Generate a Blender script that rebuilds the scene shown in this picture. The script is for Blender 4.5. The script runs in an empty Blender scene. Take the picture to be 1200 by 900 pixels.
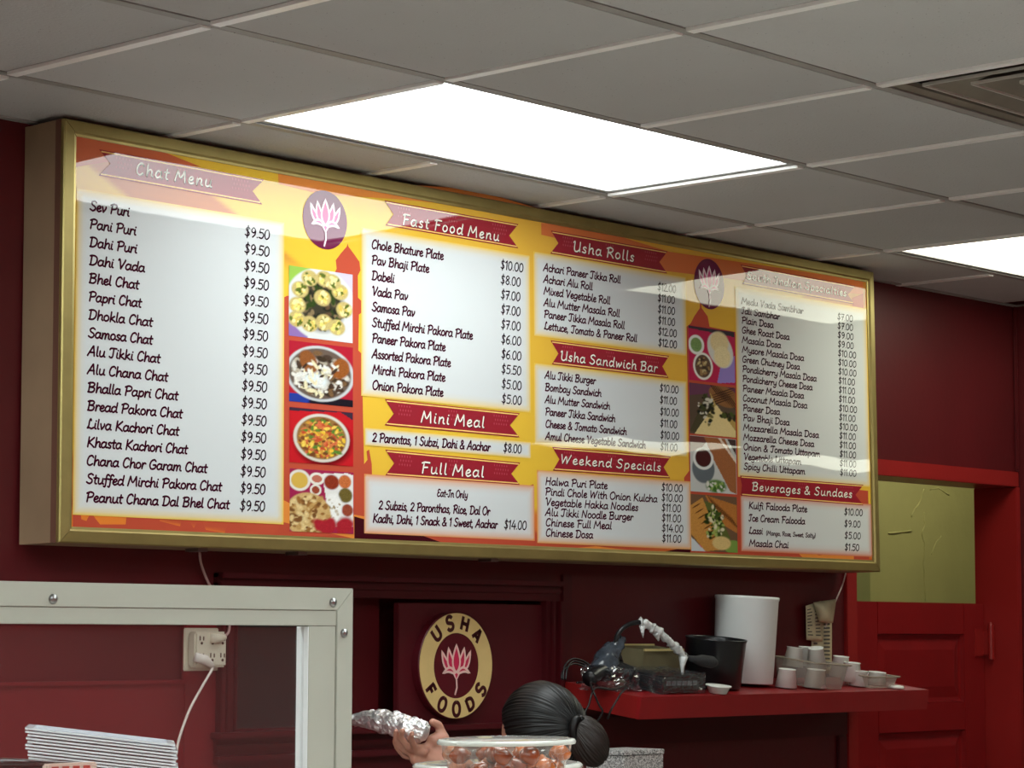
import bpy, bmesh, math, random
import numpy as np
from mathutils import Vector, Matrix
random.seed(7); RNG = np.random.RandomState(5)
SC = bpy.context.scene; COL = SC.collection
PI = math.pi
Z0 = 1.6                                   # eye height above the floor
FL, YAW, PIT, ROL = 2931.188, 0.8296, 0.1000, 0.0029
CAM = Vector((-2.912, -4.019, Z0))
fw = Vector((math.sin(YAW)*math.cos(PIT), math.cos(YAW)*math.cos(PIT), math.sin(PIT)))
rt0 = Vector((math.cos(YAW), -math.sin(YAW), 0)); up0 = rt0.cross(fw)
RT = rt0*math.cos(ROL)+up0*math.sin(ROL); UP = -rt0*math.sin(ROL)+up0*math.cos(ROL); FW = fw
cd = bpy.data.cameras.new('camera'); cam = bpy.data.objects.new('camera', cd); COL.objects.link(cam)
cd.sensor_width = 36; cd.lens = 36*FL/1200; cd.clip_start = .05
M = Matrix((RT, UP, -FW)).transposed().to_4x4(); M.translation = CAM; cam.matrix_world = M
SC.camera = cam
# ---- light and exposure
SC.view_settings.view_transform = 'Standard'; SC.view_settings.look = 'None'
SC.view_settings.gamma = 1; SC.view_settings.exposure = 0.32
wd = bpy.data.worlds.new('world'); SC.world = wd; wd.use_nodes = True
wd.node_tree.nodes['Background'].inputs[0].default_value = (.55,.6,.65,1)
wd.node_tree.nodes['Background'].inputs[1].default_value = .3
L_NEAR, L_FAR, L_ROOM = 6.2, 4.6, 11.0
H = Z0+1.1027; YW = .352; S = .61
# ---- helpers
def at_y(px, py, y):
    d = FW+RT*((px-600)/FL)-UP*((py-450)/FL); return CAM+d*((y-CAM.y)/d.y)
def at_d(px, py, dep):
    return CAM+(FW+RT*((px-600)/FL)-UP*((py-450)/FL))*dep
def lin(r, g, b):
    return tuple(((v/255)/12.92 if v <= 10 else ((v/255+.055)/1.055)**2.4) for v in (r, g, b))
def nodes(name):
    m = bpy.data.materials.new(name); m.use_nodes = True
    return m, m.node_tree.nodes, m.node_tree.links, m.node_tree.nodes['Principled BSDF']
def mat(name, rgb, rough=.5, metal=0, noise=0, nscale=20, bump=0, bscale=60, coat=0, spec=.5, emit=None, estr=0, detail=4, stretch=None, trans=0, ior=1.45, bdist=.002):
    m, n, l, p = nodes(name)
    p.inputs['Base Color'].default_value = (*rgb, 1); p.inputs['Roughness'].default_value = rough
    p.inputs['Metallic'].default_value = metal; p.inputs['Coat Weight'].default_value = coat
    p.inputs['Specular IOR Level'].default_value = spec; p.inputs['Transmission Weight'].default_value = trans; p.inputs['IOR'].default_value = ior
    p.inputs['Coat Roughness'].default_value = .03
    if emit: p.inputs['Emission Color'].default_value = (*emit, 1); p.inputs['Emission Strength'].default_value = estr
    g = n.new('ShaderNodeNewGeometry'); mp = n.new('ShaderNodeMapping'); l.new(g.outputs['Position'], mp.inputs[0])
    if stretch: mp.inputs['Scale'].default_value = stretch
    if noise:
        t = n.new('ShaderNodeTexNoise'); t.inputs['Scale'].default_value = nscale; t.inputs['Detail'].default_value = detail; l.new(mp.outputs[0], t.inputs[0])
        h = n.new('ShaderNodeMixRGB'); h.inputs[1].default_value = (*[v*(1-noise) for v in rgb], 1); h.inputs[2].default_value = (*[min(1, v*(1+noise)) for v in rgb], 1)
        cr = n.new('ShaderNodeMapRange'); cr.inputs[1].default_value = .3; cr.inputs[2].default_value = .7
        l.new(t.outputs[0], cr.inputs[0]); l.new(cr.outputs[0], h.inputs[0]); l.new(h.outputs[0], p.inputs['Base Color'])
    if bump:
        t = n.new('ShaderNodeTexNoise'); t.inputs['Scale'].default_value = bscale; t.inputs['Detail'].default_value = 5; l.new(mp.outputs[0], t.inputs[0])
        b = n.new('ShaderNodeBump'); b.inputs['Strength'].default_value = bump; b.inputs['Distance'].default_value = bdist
        l.new(t.outputs[0], b.inputs['Height']); l.new(b.outputs[0], p.inputs['Normal'])
    return m
def clear(name, tint=(1,1,1), gloss=.12, rough=.05, haze=0, hazecol=(.8,.82,.84), bump=0, bscale=30):
    # clear sheet: see-through, a mirror share by Fresnel, and a share of scattering film
    m, n, l, p = nodes(name); n.remove(p); out = n['Material Output']
    tr = n.new('ShaderNodeBsdfTransparent'); tr.inputs[0].default_value = (*tint, 1)
    gl = n.new('ShaderNodeBsdfGlossy'); gl.inputs['Roughness'].default_value = rough
    lw = n.new('ShaderNodeLayerWeight'); lw.inputs[0].default_value = .5      # Schlick mirror share, alike from both sides
    pw = n.new('ShaderNodeMath'); pw.operation = 'POWER'; pw.inputs[1].default_value = 5; l.new(lw.outputs['Facing'], pw.inputs[0])
    fr = n.new('ShaderNodeMath'); fr.operation = 'MULTIPLY_ADD'; fr.inputs[1].default_value = .9; fr.inputs[2].default_value = gloss*.25; l.new(pw.outputs[0], fr.inputs[0])
    a = n.new('ShaderNodeMixShader'); l.new(fr.outputs[0], a.inputs[0]); l.new(tr.outputs[0], a.inputs[1]); l.new(gl.outputs[0], a.inputs[2])
    last = a
    if haze:
        df = n.new('ShaderNodeBsdfDiffuse'); df.inputs[0].default_value = (*hazecol, 1)
        b = n.new('ShaderNodeMixShader'); b.inputs[0].default_value = haze; l.new(a.outputs[0], b.inputs[1]); l.new(df.outputs[0], b.inputs[2]); last = b
    if bump:
        t = n.new('ShaderNodeTexNoise'); t.inputs['Scale'].default_value = bscale; g = n.new('ShaderNodeNewGeometry'); l.new(g.outputs['Position'], t.inputs[0])
        bb = n.new('ShaderNodeBump'); bb.inputs['Strength'].default_value = bump; bb.inputs['Distance'].default_value = .01; l.new(t.outputs[0], bb.inputs['Height'])
        l.new(bb.outputs[0], gl.inputs['Normal']); l.new(bb.outputs[0], lw.inputs['Normal'])
    l.new(last.outputs[0], out.inputs[0]); return m
class MB:
    def __init__(s): s.v = []; s.f = []
    def add(s, vs, fs):
        o = len(s.v); s.v += [tuple(v) for v in vs]; s.f += [tuple(i+o for i in f) for f in fs]; return s
    def box(s, x0, x1, y0, y1, z0, z1, T=None):
        vs = [Vector((x, y, z)) for x in (x0, x1) for y in (y0, y1) for z in (z0, z1)]
        if T: vs = [T@v for v in vs]
        return s.add(vs, [(0,1,3,2),(4,6,7,5),(0,4,5,1),(2,3,7,6),(0,2,6,4),(1,5,7,3)])
    def tube(s, pts, r, n=8, cap=True):
        pts = [Vector(p) for p in pts]; N = len(pts); rs = r if isinstance(r, (list, tuple)) else [r]*N
        vs = []; u = None
        for i, p in enumerate(pts):
            t = (pts[min(i+1, N-1)]-pts[max(i-1, 0)]).normalized()
            if u is None: u = t.orthogonal().normalized()
            u = (u-t*u.dot(t)); u = u.normalized() if u.length > 1e-6 else t.orthogonal().normalized()
            w = t.cross(u)
            vs += [p+(u*math.cos(a)+w*math.sin(a))*rs[i] for a in [2*math.pi*k/n for k in range(n)]]
        fs = [(i*n+k, i*n+(k+1)%n, (i+1)*n+(k+1)%n, (i+1)*n+k) for i in range(N-1) for k in range(n)]
        if cap: fs += [tuple(range(n))[::-1], tuple((N-1)*n+k for k in range(n))]
        return s.add(vs, fs)
    def lathe(s, prof, n=32, T=None, sx=1, sy=1, rib=0, nr=0):
        vs = []
        for (r, z) in prof:
            for k in range(n):
                a = 2*math.pi*k/n; rr = r*(1+rib*(k % 2)) if rib else r
                vs.append(Vector((rr*math.cos(a)*sx, rr*math.sin(a)*sy, z)))
        if T: vs = [T@v for v in vs]
        N = len(prof)
        return s.add(vs, [(i*n+k, i*n+(k+1)%n, (i+1)*n+(k+1)%n, (i+1)*n+k) for i in range(N-1) for k in range(n)])
    def ell(s, c, r, T=None, nu=16, nv=10, R=None):
        vs = []; c = Vector(c)
        for j in range(nv+1):
            th = math.pi*j/nv
            for k in range(nu):
                a = 2*math.pi*k/nu; v = Vector((r[0]*math.sin(th)*math.cos(a), r[1]*math.sin(th)*math.sin(a), r[2]*math.cos(th)))
                if R: v = R@v
                v = v+c; vs.append(T@v if T else v)
        return s.add(vs, [(j*nu+k, j*nu+(k+1)%nu, (j+1)*nu+(k+1)%nu, (j+1)*nu+k)[::-1] for j in range(nv) for k in range(nu)])
    def build(s, name, m, parent=None, bevel=0, smooth=False, weld=False):
        me = bpy.data.meshes.new(name); me.from_pydata(s.v, [], s.f); me.materials.append(m)
        bm = bmesh.new(); bm.from_mesh(me)
        if weld: bmesh.ops.remove_doubles(bm, verts=bm.verts, dist=1e-5)
        if bevel: bmesh.ops.bevel(bm, geom=list(bm.edges), offset=bevel, segments=2, affect='EDGES', clamp_overlap=True)
        if len(bm.faces) < 60000: bmesh.ops.recalc_face_normals(bm, faces=bm.faces)
        bm.to_mesh(me); bm.free()
        if smooth: me.polygons.foreach_set('use_smooth', [True]*len(me.polygons))
        o = bpy.data.objects.new(name, me); COL.objects.link(o)
        if parent: o.parent = parent
        return o
def tag(o, label=None, cat=None, group=None, kind=None):
    for k, v in (('label', label), ('category', cat), ('group', group), ('kind', kind)):
        if v: o[k] = v
    return o
def empty(name, loc=(0,0,0), label=None, cat=None, group=None, rot=None):
    o = bpy.data.objects.new(name, None); o.empty_display_size = .05; COL.objects.link(o); o.location = loc
    if rot: o.rotation_euler = rot
    return tag(o, label, cat, group)
def B(x0, x1, y0, y1, z0, z1): return MB().box(x0, x1, y0, y1, z0, z1)
# ---- materials
def emis(name, rgb, s):
    m, n, l, p = nodes(name); p.inputs['Base Color'].default_value = (.8,.8,.8,1); p.inputs['Roughness'].default_value = .4
    p.inputs['Emission Color'].default_value = (*rgb, 1); p.inputs['Emission Strength'].default_value = s; return m
wallM = mat('maroon_wall_paint', lin(84,17,22), .42, noise=.12, nscale=3, bump=.25, bscale=40)
wallDark = mat('dark_maroon_panel', lin(70,10,17), .38, noise=.12, nscale=4, bump=.15, bscale=40)
trimM = mat('red_gloss_paint', lin(140,30,29), .32, noise=.06, nscale=5, bump=.15, bscale=70)
gateM = mat('deep_red_gloss_paint', lin(128,22,24), .33, noise=.06, nscale=6, bump=.12, bscale=70)
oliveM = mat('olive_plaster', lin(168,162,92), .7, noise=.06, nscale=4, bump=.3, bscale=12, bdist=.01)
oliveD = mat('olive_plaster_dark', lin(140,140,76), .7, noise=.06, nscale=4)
creamM = mat('pale_wall_paint', lin(206,200,188), .6, noise=.03, nscale=3)
floorM = mat('pale_vinyl_floor', lin(196,190,182), .4, noise=.06, nscale=5)
goldM = mat('brushed_gold_metal', lin(172,156,98), .38, metal=.75, noise=.07, nscale=18, bump=.03, bscale=50)
tanM = mat('tan_sheet_metal', lin(150,124,98), .5, metal=.15, noise=.1, nscale=6, bump=.1, bscale=20)
brownM = mat('brown_sheet_metal', lin(112,76,62), .5, metal=.2)
steelM = mat('steel', lin(150,150,150), .3, metal=1)
whiteMetal = mat('offwhite_enamel', lin(176,178,166), .4, noise=.03, nscale=12)
litEdge = mat('lit_enamel_edge', lin(235,238,240), .35)  # whiter copy of the enamel, carries the light on the post's inner side
blackP = mat('black_plastic', lin(22,22,24), .35)
whiteP = mat('white_plastic', lin(228,224,212), .4)
foamM = mat('white_foam', lin(226,226,220), .6)
# ================= STRUCTURE =================
def st(mb, name, m, **k): return tag(mb.build(name, m, **k), kind='structure')
XR = 4.352
st(B(-5, 12, -7, 1.9, -.05, 0), 'floor', floorM)
wb = MB(); wb.box(-5, 3.40, YW, YW+.15, 0, H+.1)
wb2 = MB(); wb2.box(3.40, XR+.15, YW, YW+.15, Z0+.52, H+.1)
wb3 = MB(); wb3.box(4.34, XR+.15, YW, YW+.15, 0, Z0+.52)
# back wall with a hole for the pass-through recess
ox0, ox1, oz0, oz1 = .905, 1.995, Z0-.235, Z0+.092
w = MB(); w.box(-5, ox0, YW, YW+.15, 0, H+.1); w.box(ox1, 3.40, YW, YW+.15, 0, H+.1)
w.box(ox0, ox1, YW, YW+.15, 0, oz0); w.box(ox0, ox1, YW, YW+.15, oz1, H+.1)
w.box(ox0, ox1, YW+.13, YW+.15, oz0, oz1)
w.box(3.40, XR+.15, YW, YW+.15, Z0+.505, H+.1); w.box(4.34, XR+.15, YW, YW+.15, 0, Z0+.505)
st(w, 'wall_back', wallM)
st(B(XR, XR+.15, -.30, YW, 0, H+.1), 'wall_right', wallM)
st(B(XR, 12, -.30, -.15, 0, H+.1), 'wall_side', wallM)
st(B(-5.15, -5, -7, YW, 0, H+.1), 'wall_left', creamM)
st(B(-5, 12, -7.15, -7, 0, H+.1), 'wall_front', mat('bright_red_wall_paint', lin(206,64,58), .5))
st(B(12, 12.15, -7, -.15, 0, H+.1), 'wall_far', creamM)
# room behind the half door
st(B(2.4, 7.5, 1.62, 1.7, 0, H), 'wall_rear', oliveM)
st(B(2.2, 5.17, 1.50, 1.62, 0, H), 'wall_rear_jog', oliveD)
st(B(7.5, 7.6, .5, 1.7, 0, H), 'wall_rear_right', oliveM); st(B(2.2, 2.3, .502, 1.5, 0, H), 'wall_rear_left', oliveM)
r = empty('ceiling_light', (4.85, .72, H), 'added unseen ceiling light panel in the room behind the half door', 'ceiling light', 'flush ceiling light panels')  # lamp added out of view to brighten the olive room
MB().box(0, 1.2, 0, .5, -.03, -.001).build('diffuser', emis('added_back_room_diffuser', (1,.98,.92), 3.8), r); MB().box(-.02, 1.22, -.02, .52, -.001, .02).build('frame', whiteMetal, r)
st(B(2.2, 7.6, .503, 1.7, H, H+.05), 'ceiling_back_room', creamM)
# cracked plaster ridges on the olive wall
rdg = MB(); p0 = at_y(1083, 575, 1.62)
for (pts, r) in ((((1083,573),(1078,590),(1072,597),(1068,606)), .004), (((1083,600),(1084,615),(1081,626),(1084,642),(1082,660),(1085,690),(1084,704)), .0035), (((1042,625),(1052,624),(1060,623),(1068,622)), .004), (((1090,574),(1100,572),(1112,580)), .003), (((1092,650),(1096,636),(1103,628)), .0025)):
    q = []
    for i in range(len(pts)-1):
        for t in (0, .33, .66): q.append((pts[i][0]*(1-t)+pts[i+1][0]*t+random.uniform(-1, 1), pts[i][1]*(1-t)+pts[i+1][1]*t))
    q.append(pts[-1]); rdg.tube([at_y(a, b, 1.62) for a, b in q], [r*random.uniform(.6, 1.5) for _ in q], 6)
rdg.build('plaster_ridge', oliveM, bpy.data.objects['wall_rear'], smooth=True)
# ceiling: slab above, hung tiles and grid bars as its parts
ceil = st(B(-5, 12, -7, 1.9, H+.06, H+.1), 'ceiling', mat('ceiling_void', (.03,.03,.03), .9))
def tile_mat():
    m, n, l, p = nodes('mineral_ceiling_tile'); g = n.new('ShaderNodeNewGeometry'); oi = n.new('ShaderNodeObjectInfo')
    p.inputs['Roughness'].default_value = .9
    a = n.new('ShaderNodeTexNoise'); a.inputs['Scale'].default_value = 130; a.inputs['Detail'].default_value = 3
    v = n.new('ShaderNodeTexVoronoi'); v.inputs['Scale'].default_value = 95
    b2 = n.new('ShaderNodeTexNoise'); b2.inputs['Scale'].default_value = 2.5
    for t in (a, v, b2): l.new(g.outputs['Position'], t.inputs['Vector'])
    pr = n.new('ShaderNodeMapRange'); pr.inputs[1].default_value = .06; pr.inputs[2].default_value = .14; l.new(v.outputs['Distance'], pr.inputs[0])
    gate = n.new('ShaderNodeMath'); gate.operation = 'GREATER_THAN'; gate.inputs[1].default_value = .8; sep = n.new('ShaderNodeSeparateColor'); l.new(v.outputs['Color'], sep.inputs[0]); l.new(sep.outputs[0], gate.inputs[0])
    inv = n.new('ShaderNodeMath'); inv.operation = 'SUBTRACT'; inv.inputs[0].default_value = 1; l.new(pr.outputs[0], inv.inputs[1])
    mu = n.new('ShaderNodeMath'); mu.operation = 'MULTIPLY'; l.new(inv.outputs[0], mu.inputs[0]); l.new(gate.outputs[0], mu.inputs[1])
    c0 = n.new('ShaderNodeMixRGB'); c0.inputs[1].default_value = (*lin(182,183,182), 1); c0.inputs[2].default_value = (*lin(195,196,195), 1); l.new(b2.outputs[0], c0.inputs[0])
    hv = n.new('ShaderNodeHueSaturation'); mr = n.new('ShaderNodeMapRange'); mr.inputs[3].default_value = .92; mr.inputs[4].default_value = 1.06
    l.new(oi.outputs['Random'], mr.inputs[0]); l.new(mr.outputs[0], hv.inputs['Value']); l.new(c0.outputs[0], hv.inputs['Color'])
    c1 = n.new('ShaderNodeMixRGB'); c1.inputs[2].default_value = (*lin(80,76,72), 1); l.new(mu.outputs[0], c1.inputs[0]); l.new(hv.outputs[0], c1.inputs[1]); l.new(c1.outputs[0], p.inputs['Base Color'])
    bb = n.new('ShaderNodeBump'); bb.inputs['Strength'].default_value = .5; bb.inputs['Distance'].default_value = .003; l.new(a.outputs[0], bb.inputs['Height']); l.new(bb.outputs[0], p.inputs['Normal'])
    return m
tileM = tile_mat()
LIGHTS = [(1, -1), (5, -1), (-3, -1), (11, -7), (14, -7), (-1, -6), (-5, -6), (-5, -3), (0, -9), (-5, -9), (-1, -4)]     # u, v of each 2 x 1 cell fixture
lit = {(u+k, v) for u, v in LIGHTS for k in (0, 1)}; vent_cell = (2, -3)
def tile_mesh(name, w, d):
    mb = MB(); z = .0; e = .004
    mb.box(.012+e, w-.012-e, .012+e, d-.012-e, -.002, .012); mb.box(.002, w-.002, .002, d-.002, .003, .016)
    me = bpy.data.meshes.new(name); me.from_pydata(mb.v, [], mb.f); me.materials.append(tileM); return me
tm = tile_mesh('ceiling_tile', S, S); tmw = tile_mesh('ceiling_tile_edge', S, YW-.004)
for u in range(-8, 19):
    for v in range(-11, 1):
        if (u, v) in lit or (u, v) == vent_cell: continue
        if v == 0 and u > 6: continue
        if u >= 7 and v == -1 : continue
        if not (-3 <= u <= 10 and v >= -7) : continue
        o = bpy.data.objects.new('ceiling_tile', tmw if v == 0 else tm); COL.objects.link(o); o.parent = ceil
        dz = random.uniform(-.0008, .0012); o.location = (u*S, v*S, H+dz)
# rest of the tiles, far outside the view, one stuff part
rest = MB()
for u in range(-8, 19):
    for v in range(-11, 1):
        if (u, v) in lit or (u, v) == vent_cell or (-3 <= u <= 10 and v >= -7): continue
        if u >= 7 and v >= -1: continue
        rest.box(u*S+.012, (u+1)*S-.012, v*S+.012, min((v+1)*S-.012, YW), H-.002, H+.012)
tag(rest.build('outer_tile', tileM, ceil), kind='stuff')
barG = mat('grey_grid_bar', lin(150,148,144), .5, noise=.12, nscale=9); barW = mat('white_grid_bar', lin(246,246,244), .35, noise=.04, nscale=9)
for v in range(-11, 1):
    x1 = 12 if v < 0 else XR
    o = MB().box(-4.9, x1, v*S-.012, v*S+.012, H-.003, H-.0005).box(-4.9, x1, v*S-.001, v*S+.001, H-.0005, H+.03)
    o.build('main_runner', barG, ceil)
for u in range(-8, 19):
    for v in range(-11, 1):
        if (u-1, v) in lit and (u, v) in lit and (u, v) not in LIGHTS: continue
        if u >= 7 and v >= -1: continue
        if not (-2 <= u <= 9 and v >= -6): continue
        y1 = (v+1)*S-.013 if v < 0 else YW
        MB().box(u*S-.012, u*S+.012, v*S+.013, y1, H-.0075, H-.0005).build('cross_tee', barW, ceil)
st(B(-5, XR, YW-.022, YW, H-.006, H-.002), 'trim_1', barG)
st(B(XR-.022, XR, -.3, YW-.022, H-.006, H-.002), 'trim_2', barG)
# ceiling lights
difN = emis('cool_diffuser', (.93,1,1), L_NEAR); difF = emis('greenish_diffuser', (.98,1,.80), L_FAR); difR = emis('room_diffuser', (.90,1,.98), L_ROOM)
frameM = mat('fixture_frame', lin(170,170,168), .4)
LAB = {(1,-1): 'large bright white ceiling light panel directly above the menu board', (5,-1): 'greenish white ceiling light panel at the right edge of the picture',
 (-3,-1): 'bright ceiling light panel left of the menu board, outside the photo', (11,-7): 'distant ceiling light panel nearer the room centre', (14,-7): 'distant ceiling light panel in the far corner',
 (-1,-6): 'added unseen ceiling light panel above the camera side', (-5,-6): 'added unseen ceiling light panel left of the camera', (-5,-3): 'added unseen ceiling light panel far left of the counter', (0,-9): 'added unseen ceiling light panel behind the camera on the right', (-5,-9): 'added unseen ceiling light panel behind the camera on the left', (-1,-4): 'added unseen ceiling light panel over the counter front'}  # the panels on this line are added, out of view, to brighten the ceiling
for (u, v) in LIGHTS:
    r = empty('ceiling_light', (u*S, v*S, H), LAB[(u, v)], 'ceiling light', 'flush ceiling light panels')
    f = MB(); W2 = 2*S; g = .03
    for (a, b, c2, d2) in ((.004, W2-.004, .004, g), (.004, W2-.004, S-g, S-.004), (.004, g, g, S-g), (W2-g, W2-.004, g, S-g)): f.box(a, b, c2, d2, .001, .012)
    f.box(.004, W2-.004, .004, S-.004, .045, .05)
    f.build('frame', frameM, r)
    MB().box(g-.002, W2-g+.002, g-.002, S-g+.002, .005, .009).build('diffuser', difN if (u, v) == (1,-1) else difF if (u, v) in ((5,-1), (11,-7), (14,-7)) else difR, r)
# air vent
ventM = mat('dusty_vent_metal', lin(128,120,108), .55, noise=.2, nscale=5); ventW = mat('pale_vent_edge', lin(190,188,180), .4)
vt = empty('air_vent', (2*S, -3*S, H), 'dusty grey square air vent with stepped blades in the ceiling', 'air vent')
c = S/2
f = MB()
for (a, b) in ((.012, .045),):
    f.box(a, S-a, a, b, .001, .01); f.box(a, S-a, S-b, S-a, .001, .01); f.box(a, b, b, S-b, .001, .01); f.box(S-b, S-a, b, S-b, .001, .01)
f.build('frame', ventM, vt)
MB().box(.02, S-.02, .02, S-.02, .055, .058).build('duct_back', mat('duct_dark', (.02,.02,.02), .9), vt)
for k, hw in enumerate((.235, .165, .095)):
    m2 = MB(); zo, zi = .0+.004*k, .04
    o_, i_ = hw, hw-.058
    P = [(o_, zo), (i_, zi)]
    vs = []; 
    for (h_, z_) in ((o_, zo), (i_, zi), (i_, zi+.001), (o_, zo+.001)):
        vs += [(c-h_, c-h_, z_), (c+h_, c-h_, z_), (c+h_, c+h_, z_), (c-h_, c+h_, z_)]
    fs = []
    for r_ in range(4):
        for q in range(4): fs.append((r_*4+q, r_*4+(q+1)%4, ((r_+1)%4)*4+(q+1)%4, ((r_+1)%4)*4+q))
    m2.add(vs, fs); b = m2.build('blade', ventM, vt)
    e = MB(); e.box(c-o_, c+o_, c-o_-.002, c-o_+.002, zo-.003, zo+.003); e.box(c-o_, c+o_, c+o_-.002, c+o_+.002, zo-.003, zo+.003)
    e.box(c-o_-.002, c-o_+.002, c-o_, c+o_, zo-.003, zo+.003); e.box(c+o_-.002, c+o_+.002, c-o_, c+o_, zo-.003, zo+.003); e.build('blade_edge', ventW, b)
MB().box(c-.003, c+.003, c-.27, c+.27, .03, .034).box(c-.27, c+.27, c-.003, c+.003, .03, .034).build('cross_bar', ventM, vt)
# ---- door casing, half door
dt = st(MB().box(3.348, 4.345, YW-.012, YW+.15, Z0+.493, Z0+.543), 'trim_3', trimM, bevel=.002)
st(MB().box(4.327, XR-.0005, YW-.012, YW+.152, 0, Z0+.493), 'trim_4', trimM, bevel=.002)
st(MB().box(3.348, 3.402, YW-.012, YW+.152, 0, Z0+.493), 'trim_5', trimM, bevel=.002)
st(MB().box(4.338, XR-.0005, YW-.014, YW-.0005, Z0+.543, H-.006), 'trim_6', wallM, bevel=.004)
# half door: stiles, rails, recessed panels
gd = empty('half_door', (4.32, YW+.118, Z0-.9), 'deep red half height panelled swing door below the olive wall', 'door')
def gb(x0, x1, y0, y1, z0, z1, name, **k): return MB().box(x0-4.32, x1-4.32, y0, y1, z0-Z0+.9, z1-Z0+.9).build(name, gateM, gd, **k)
gx0, gx1 = 3.41, 4.324
px0, px1 = 3.70, 4.20
gb(gx0, px0, 0, .032, Z0-.9, Z0+.108, 'stile', bevel=.002); gb(px1, gx1, 0, .032, Z0-.9, Z0+.108, 'stile', bevel=.002)
for (a, b) in ((Z0+.006, Z0+.108), (Z0-.305, Z0-.212), (Z0-.9, Z0-.75)): gb(px0, px1, 0, .032, a, b, 'rail', bevel=.002)
for (a, b) in ((Z0-.212, Z0+.006), (Z0-.75, Z0-.305)):
    pp = MB(); X0, X1, A, Bz = px0-4.32, px1-4.32, a-Z0+.9, b-Z0+.9; i = .012; j = .05
    rings = [(0, .001), (.002, .014), (i, .016), (i+.004, .016), (j, .008), (j+.001, .008)]
    vs = []
    for (k, y) in rings: vs += [(X0+k, y, A+k), (X1-k, y, A+k), (X1-k, y, Bz-k), (X0+k, y, Bz-k)]
    fs = [(r*4+q, r*4+(q+1)%4, (r+1)*4+(q+1)%4, (r+1)*4+q) for r in range(len(rings)-1) for q in range(4)]+[tuple(len(vs)-4+q for q in range(4))]
    vs += [(X0, .03, A), (X1, .03, A), (X1, .03, Bz), (X0, .03, Bz)]; n0 = len(vs)-4
    fs += [(q, (q+1)%4, n0+(q+1)%4, n0+q) for q in range(4)]+[(n0, n0+1, n0+2, n0+3)]
    pp.add(vs, fs).build('panel', gateM, gd)
hg = MB(); hz = Z0-.02-Z0+.9; hx = 4.322-4.32
hg.tube([(hx-.004, -.030, hz-.055), (hx-.004, -.030, hz+.058)], .011, 14); hg.box(hx-.06, hx+.002, -.006, -.0005, hz-.045, hz+.045); hg.box(hx-.012, hx+.004, -.03, -.002, hz-.04, hz+.04)
hg.tube([(hx-.004, -.030, hz+.058), (hx-.004, -.030, hz+.066)], [.007, .004], 12)
hg.build('hinge', trimM, gd, bevel=0)
# ---- wall woodwork: panels, pass-through casing
lowM = mat('pane_lit_red_wainscot', lin(112,25,30), .4, noise=.12, nscale=4, bump=.15)  # red raised to carry the reflected light seen in the guard pane
st(MB().box(-4.9, .770, YW-.010, YW, 0, Z0-.104), 'trim_7', lowM, bevel=.003)                       # lower wainscot left
st(MB().box(-4.9, .770, YW-.016, YW, Z0-.112, Z0-.102), 'trim_8', lowM, bevel=.002)
st(MB().box(.762, .866, YW-.014, YW, 0, Z0+.06), 'trim_9', lowM, bevel=.003)
def casing(name, x0, x1, z0, z1, hor):
    m = MB(); n = 4
    prof = ((0, 1, .018), (.0, .25, .034), (.40, .62, .026), (.86, 1, .010))
    if hor: prof = prof
    m.box(x0, x1, YW-.018, YW, z0, z1)
    for a, b, d in prof[1:]:
        if hor: m.box(x0, x1, YW-d, YW, (z1-(z1-z0)*b) if hor > 0 else (z0+(z1-z0)*a), (z1-(z1-z0)*a) if hor > 0 else (z0+(z1-z0)*b))
        else: pass
    return m
pt = empty('pass_through_casing', (1.45, YW, Z0-.07), 'wide dark maroon moulded casing around the closed pass-through in the back wall', 'window frame')
pt['kind'] = 'structure'; pt.name = 'window_1'; del pt['category']
def pc(mb, name, m=wallDark, bevel=.002):
    mb.v = [(a-1.45, b-YW, c-Z0+.07) for a, b, c in mb.v]; return mb.build(name, m, pt, bevel=bevel)
pc(casing('c', .855, 2.032, Z0+.088, Z0+.140, 1), 'head_casing')
pc(casing('c', .850, 2.040, Z0-.292, Z0-.226, -1).box(.84, 2.05, YW-.05, YW, Z0-.236, Z0-.222), 'sill')
for (a, b, c2) in ((.855, .913, 1), (1.975, 2.032, -1)):
    m = MB().box(a, b, YW-.018, YW, Z0-.226, Z0+.088)
    x = a if c2 > 0 else b
    for (s, e, d) in ((0, .014, .034), (.024, .036, .026), (.050, .058, .024)): m.box(min(x+c2*s, x+c2*e), max(x+c2*s, x+c2*e), YW-d, YW, Z0-.226, Z0+.088)
    pc(m, 'side_casing')
pc(MB().box(1.447, 1.982, YW-.006, YW+.012, Z0-.232, Z0+.078), 'sign_panel', mat('maroon_board', lin(78,14,22), .45, noise=.1, nscale=4, bump=.1))
pc(MB().box(1.205, 1.28, YW+.0, YW+.03, Z0-.232, Z0+.09), 'mullion')
pc(MB().box(1.28, 1.447, YW+.06, YW+.07, Z0-.232, Z0+.09), 'recess_panel', wallM)
pc(MB().box(.913, 1.205, YW+.045, YW+.05, Z0-.232, Z0+.09), 'dark_backing', mat('dark_backing', lin(26,24,24), .6))
pc(MB().box(.913, 1.205, YW+.006, YW+.010, Z0-.226, Z0+.088), 'pane', clear('window_glass', (.9,.93,.92), .12, .02, haze=.008), 0)
for (a, b, c2, d) in ((.913, .921, -.226, .088), (1.197, 1.205, -.226, .088), (.913, 1.205, -.226, -.216), (.913, 1.205, .078, .088)):
    pc(MB().box(a, b, YW-.002, YW+.012, Z0+c2, Z0+d), 'glazing_bead')
st(MB().box(2.055, 2.095, YW-.008, YW, Z0-.40, Z0+.16), 'trim_10', wallDark, bevel=.003)
st(MB().box(2.06, 3.346, YW-.012, YW, Z0-.295, Z0-.215), 'trim_11', wallDark, bevel=.003)
st(MB().box(3.30, 3.346, YW-.010, YW, 0, Z0-.295), 'trim_12', wallDark, bevel=.003)
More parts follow.
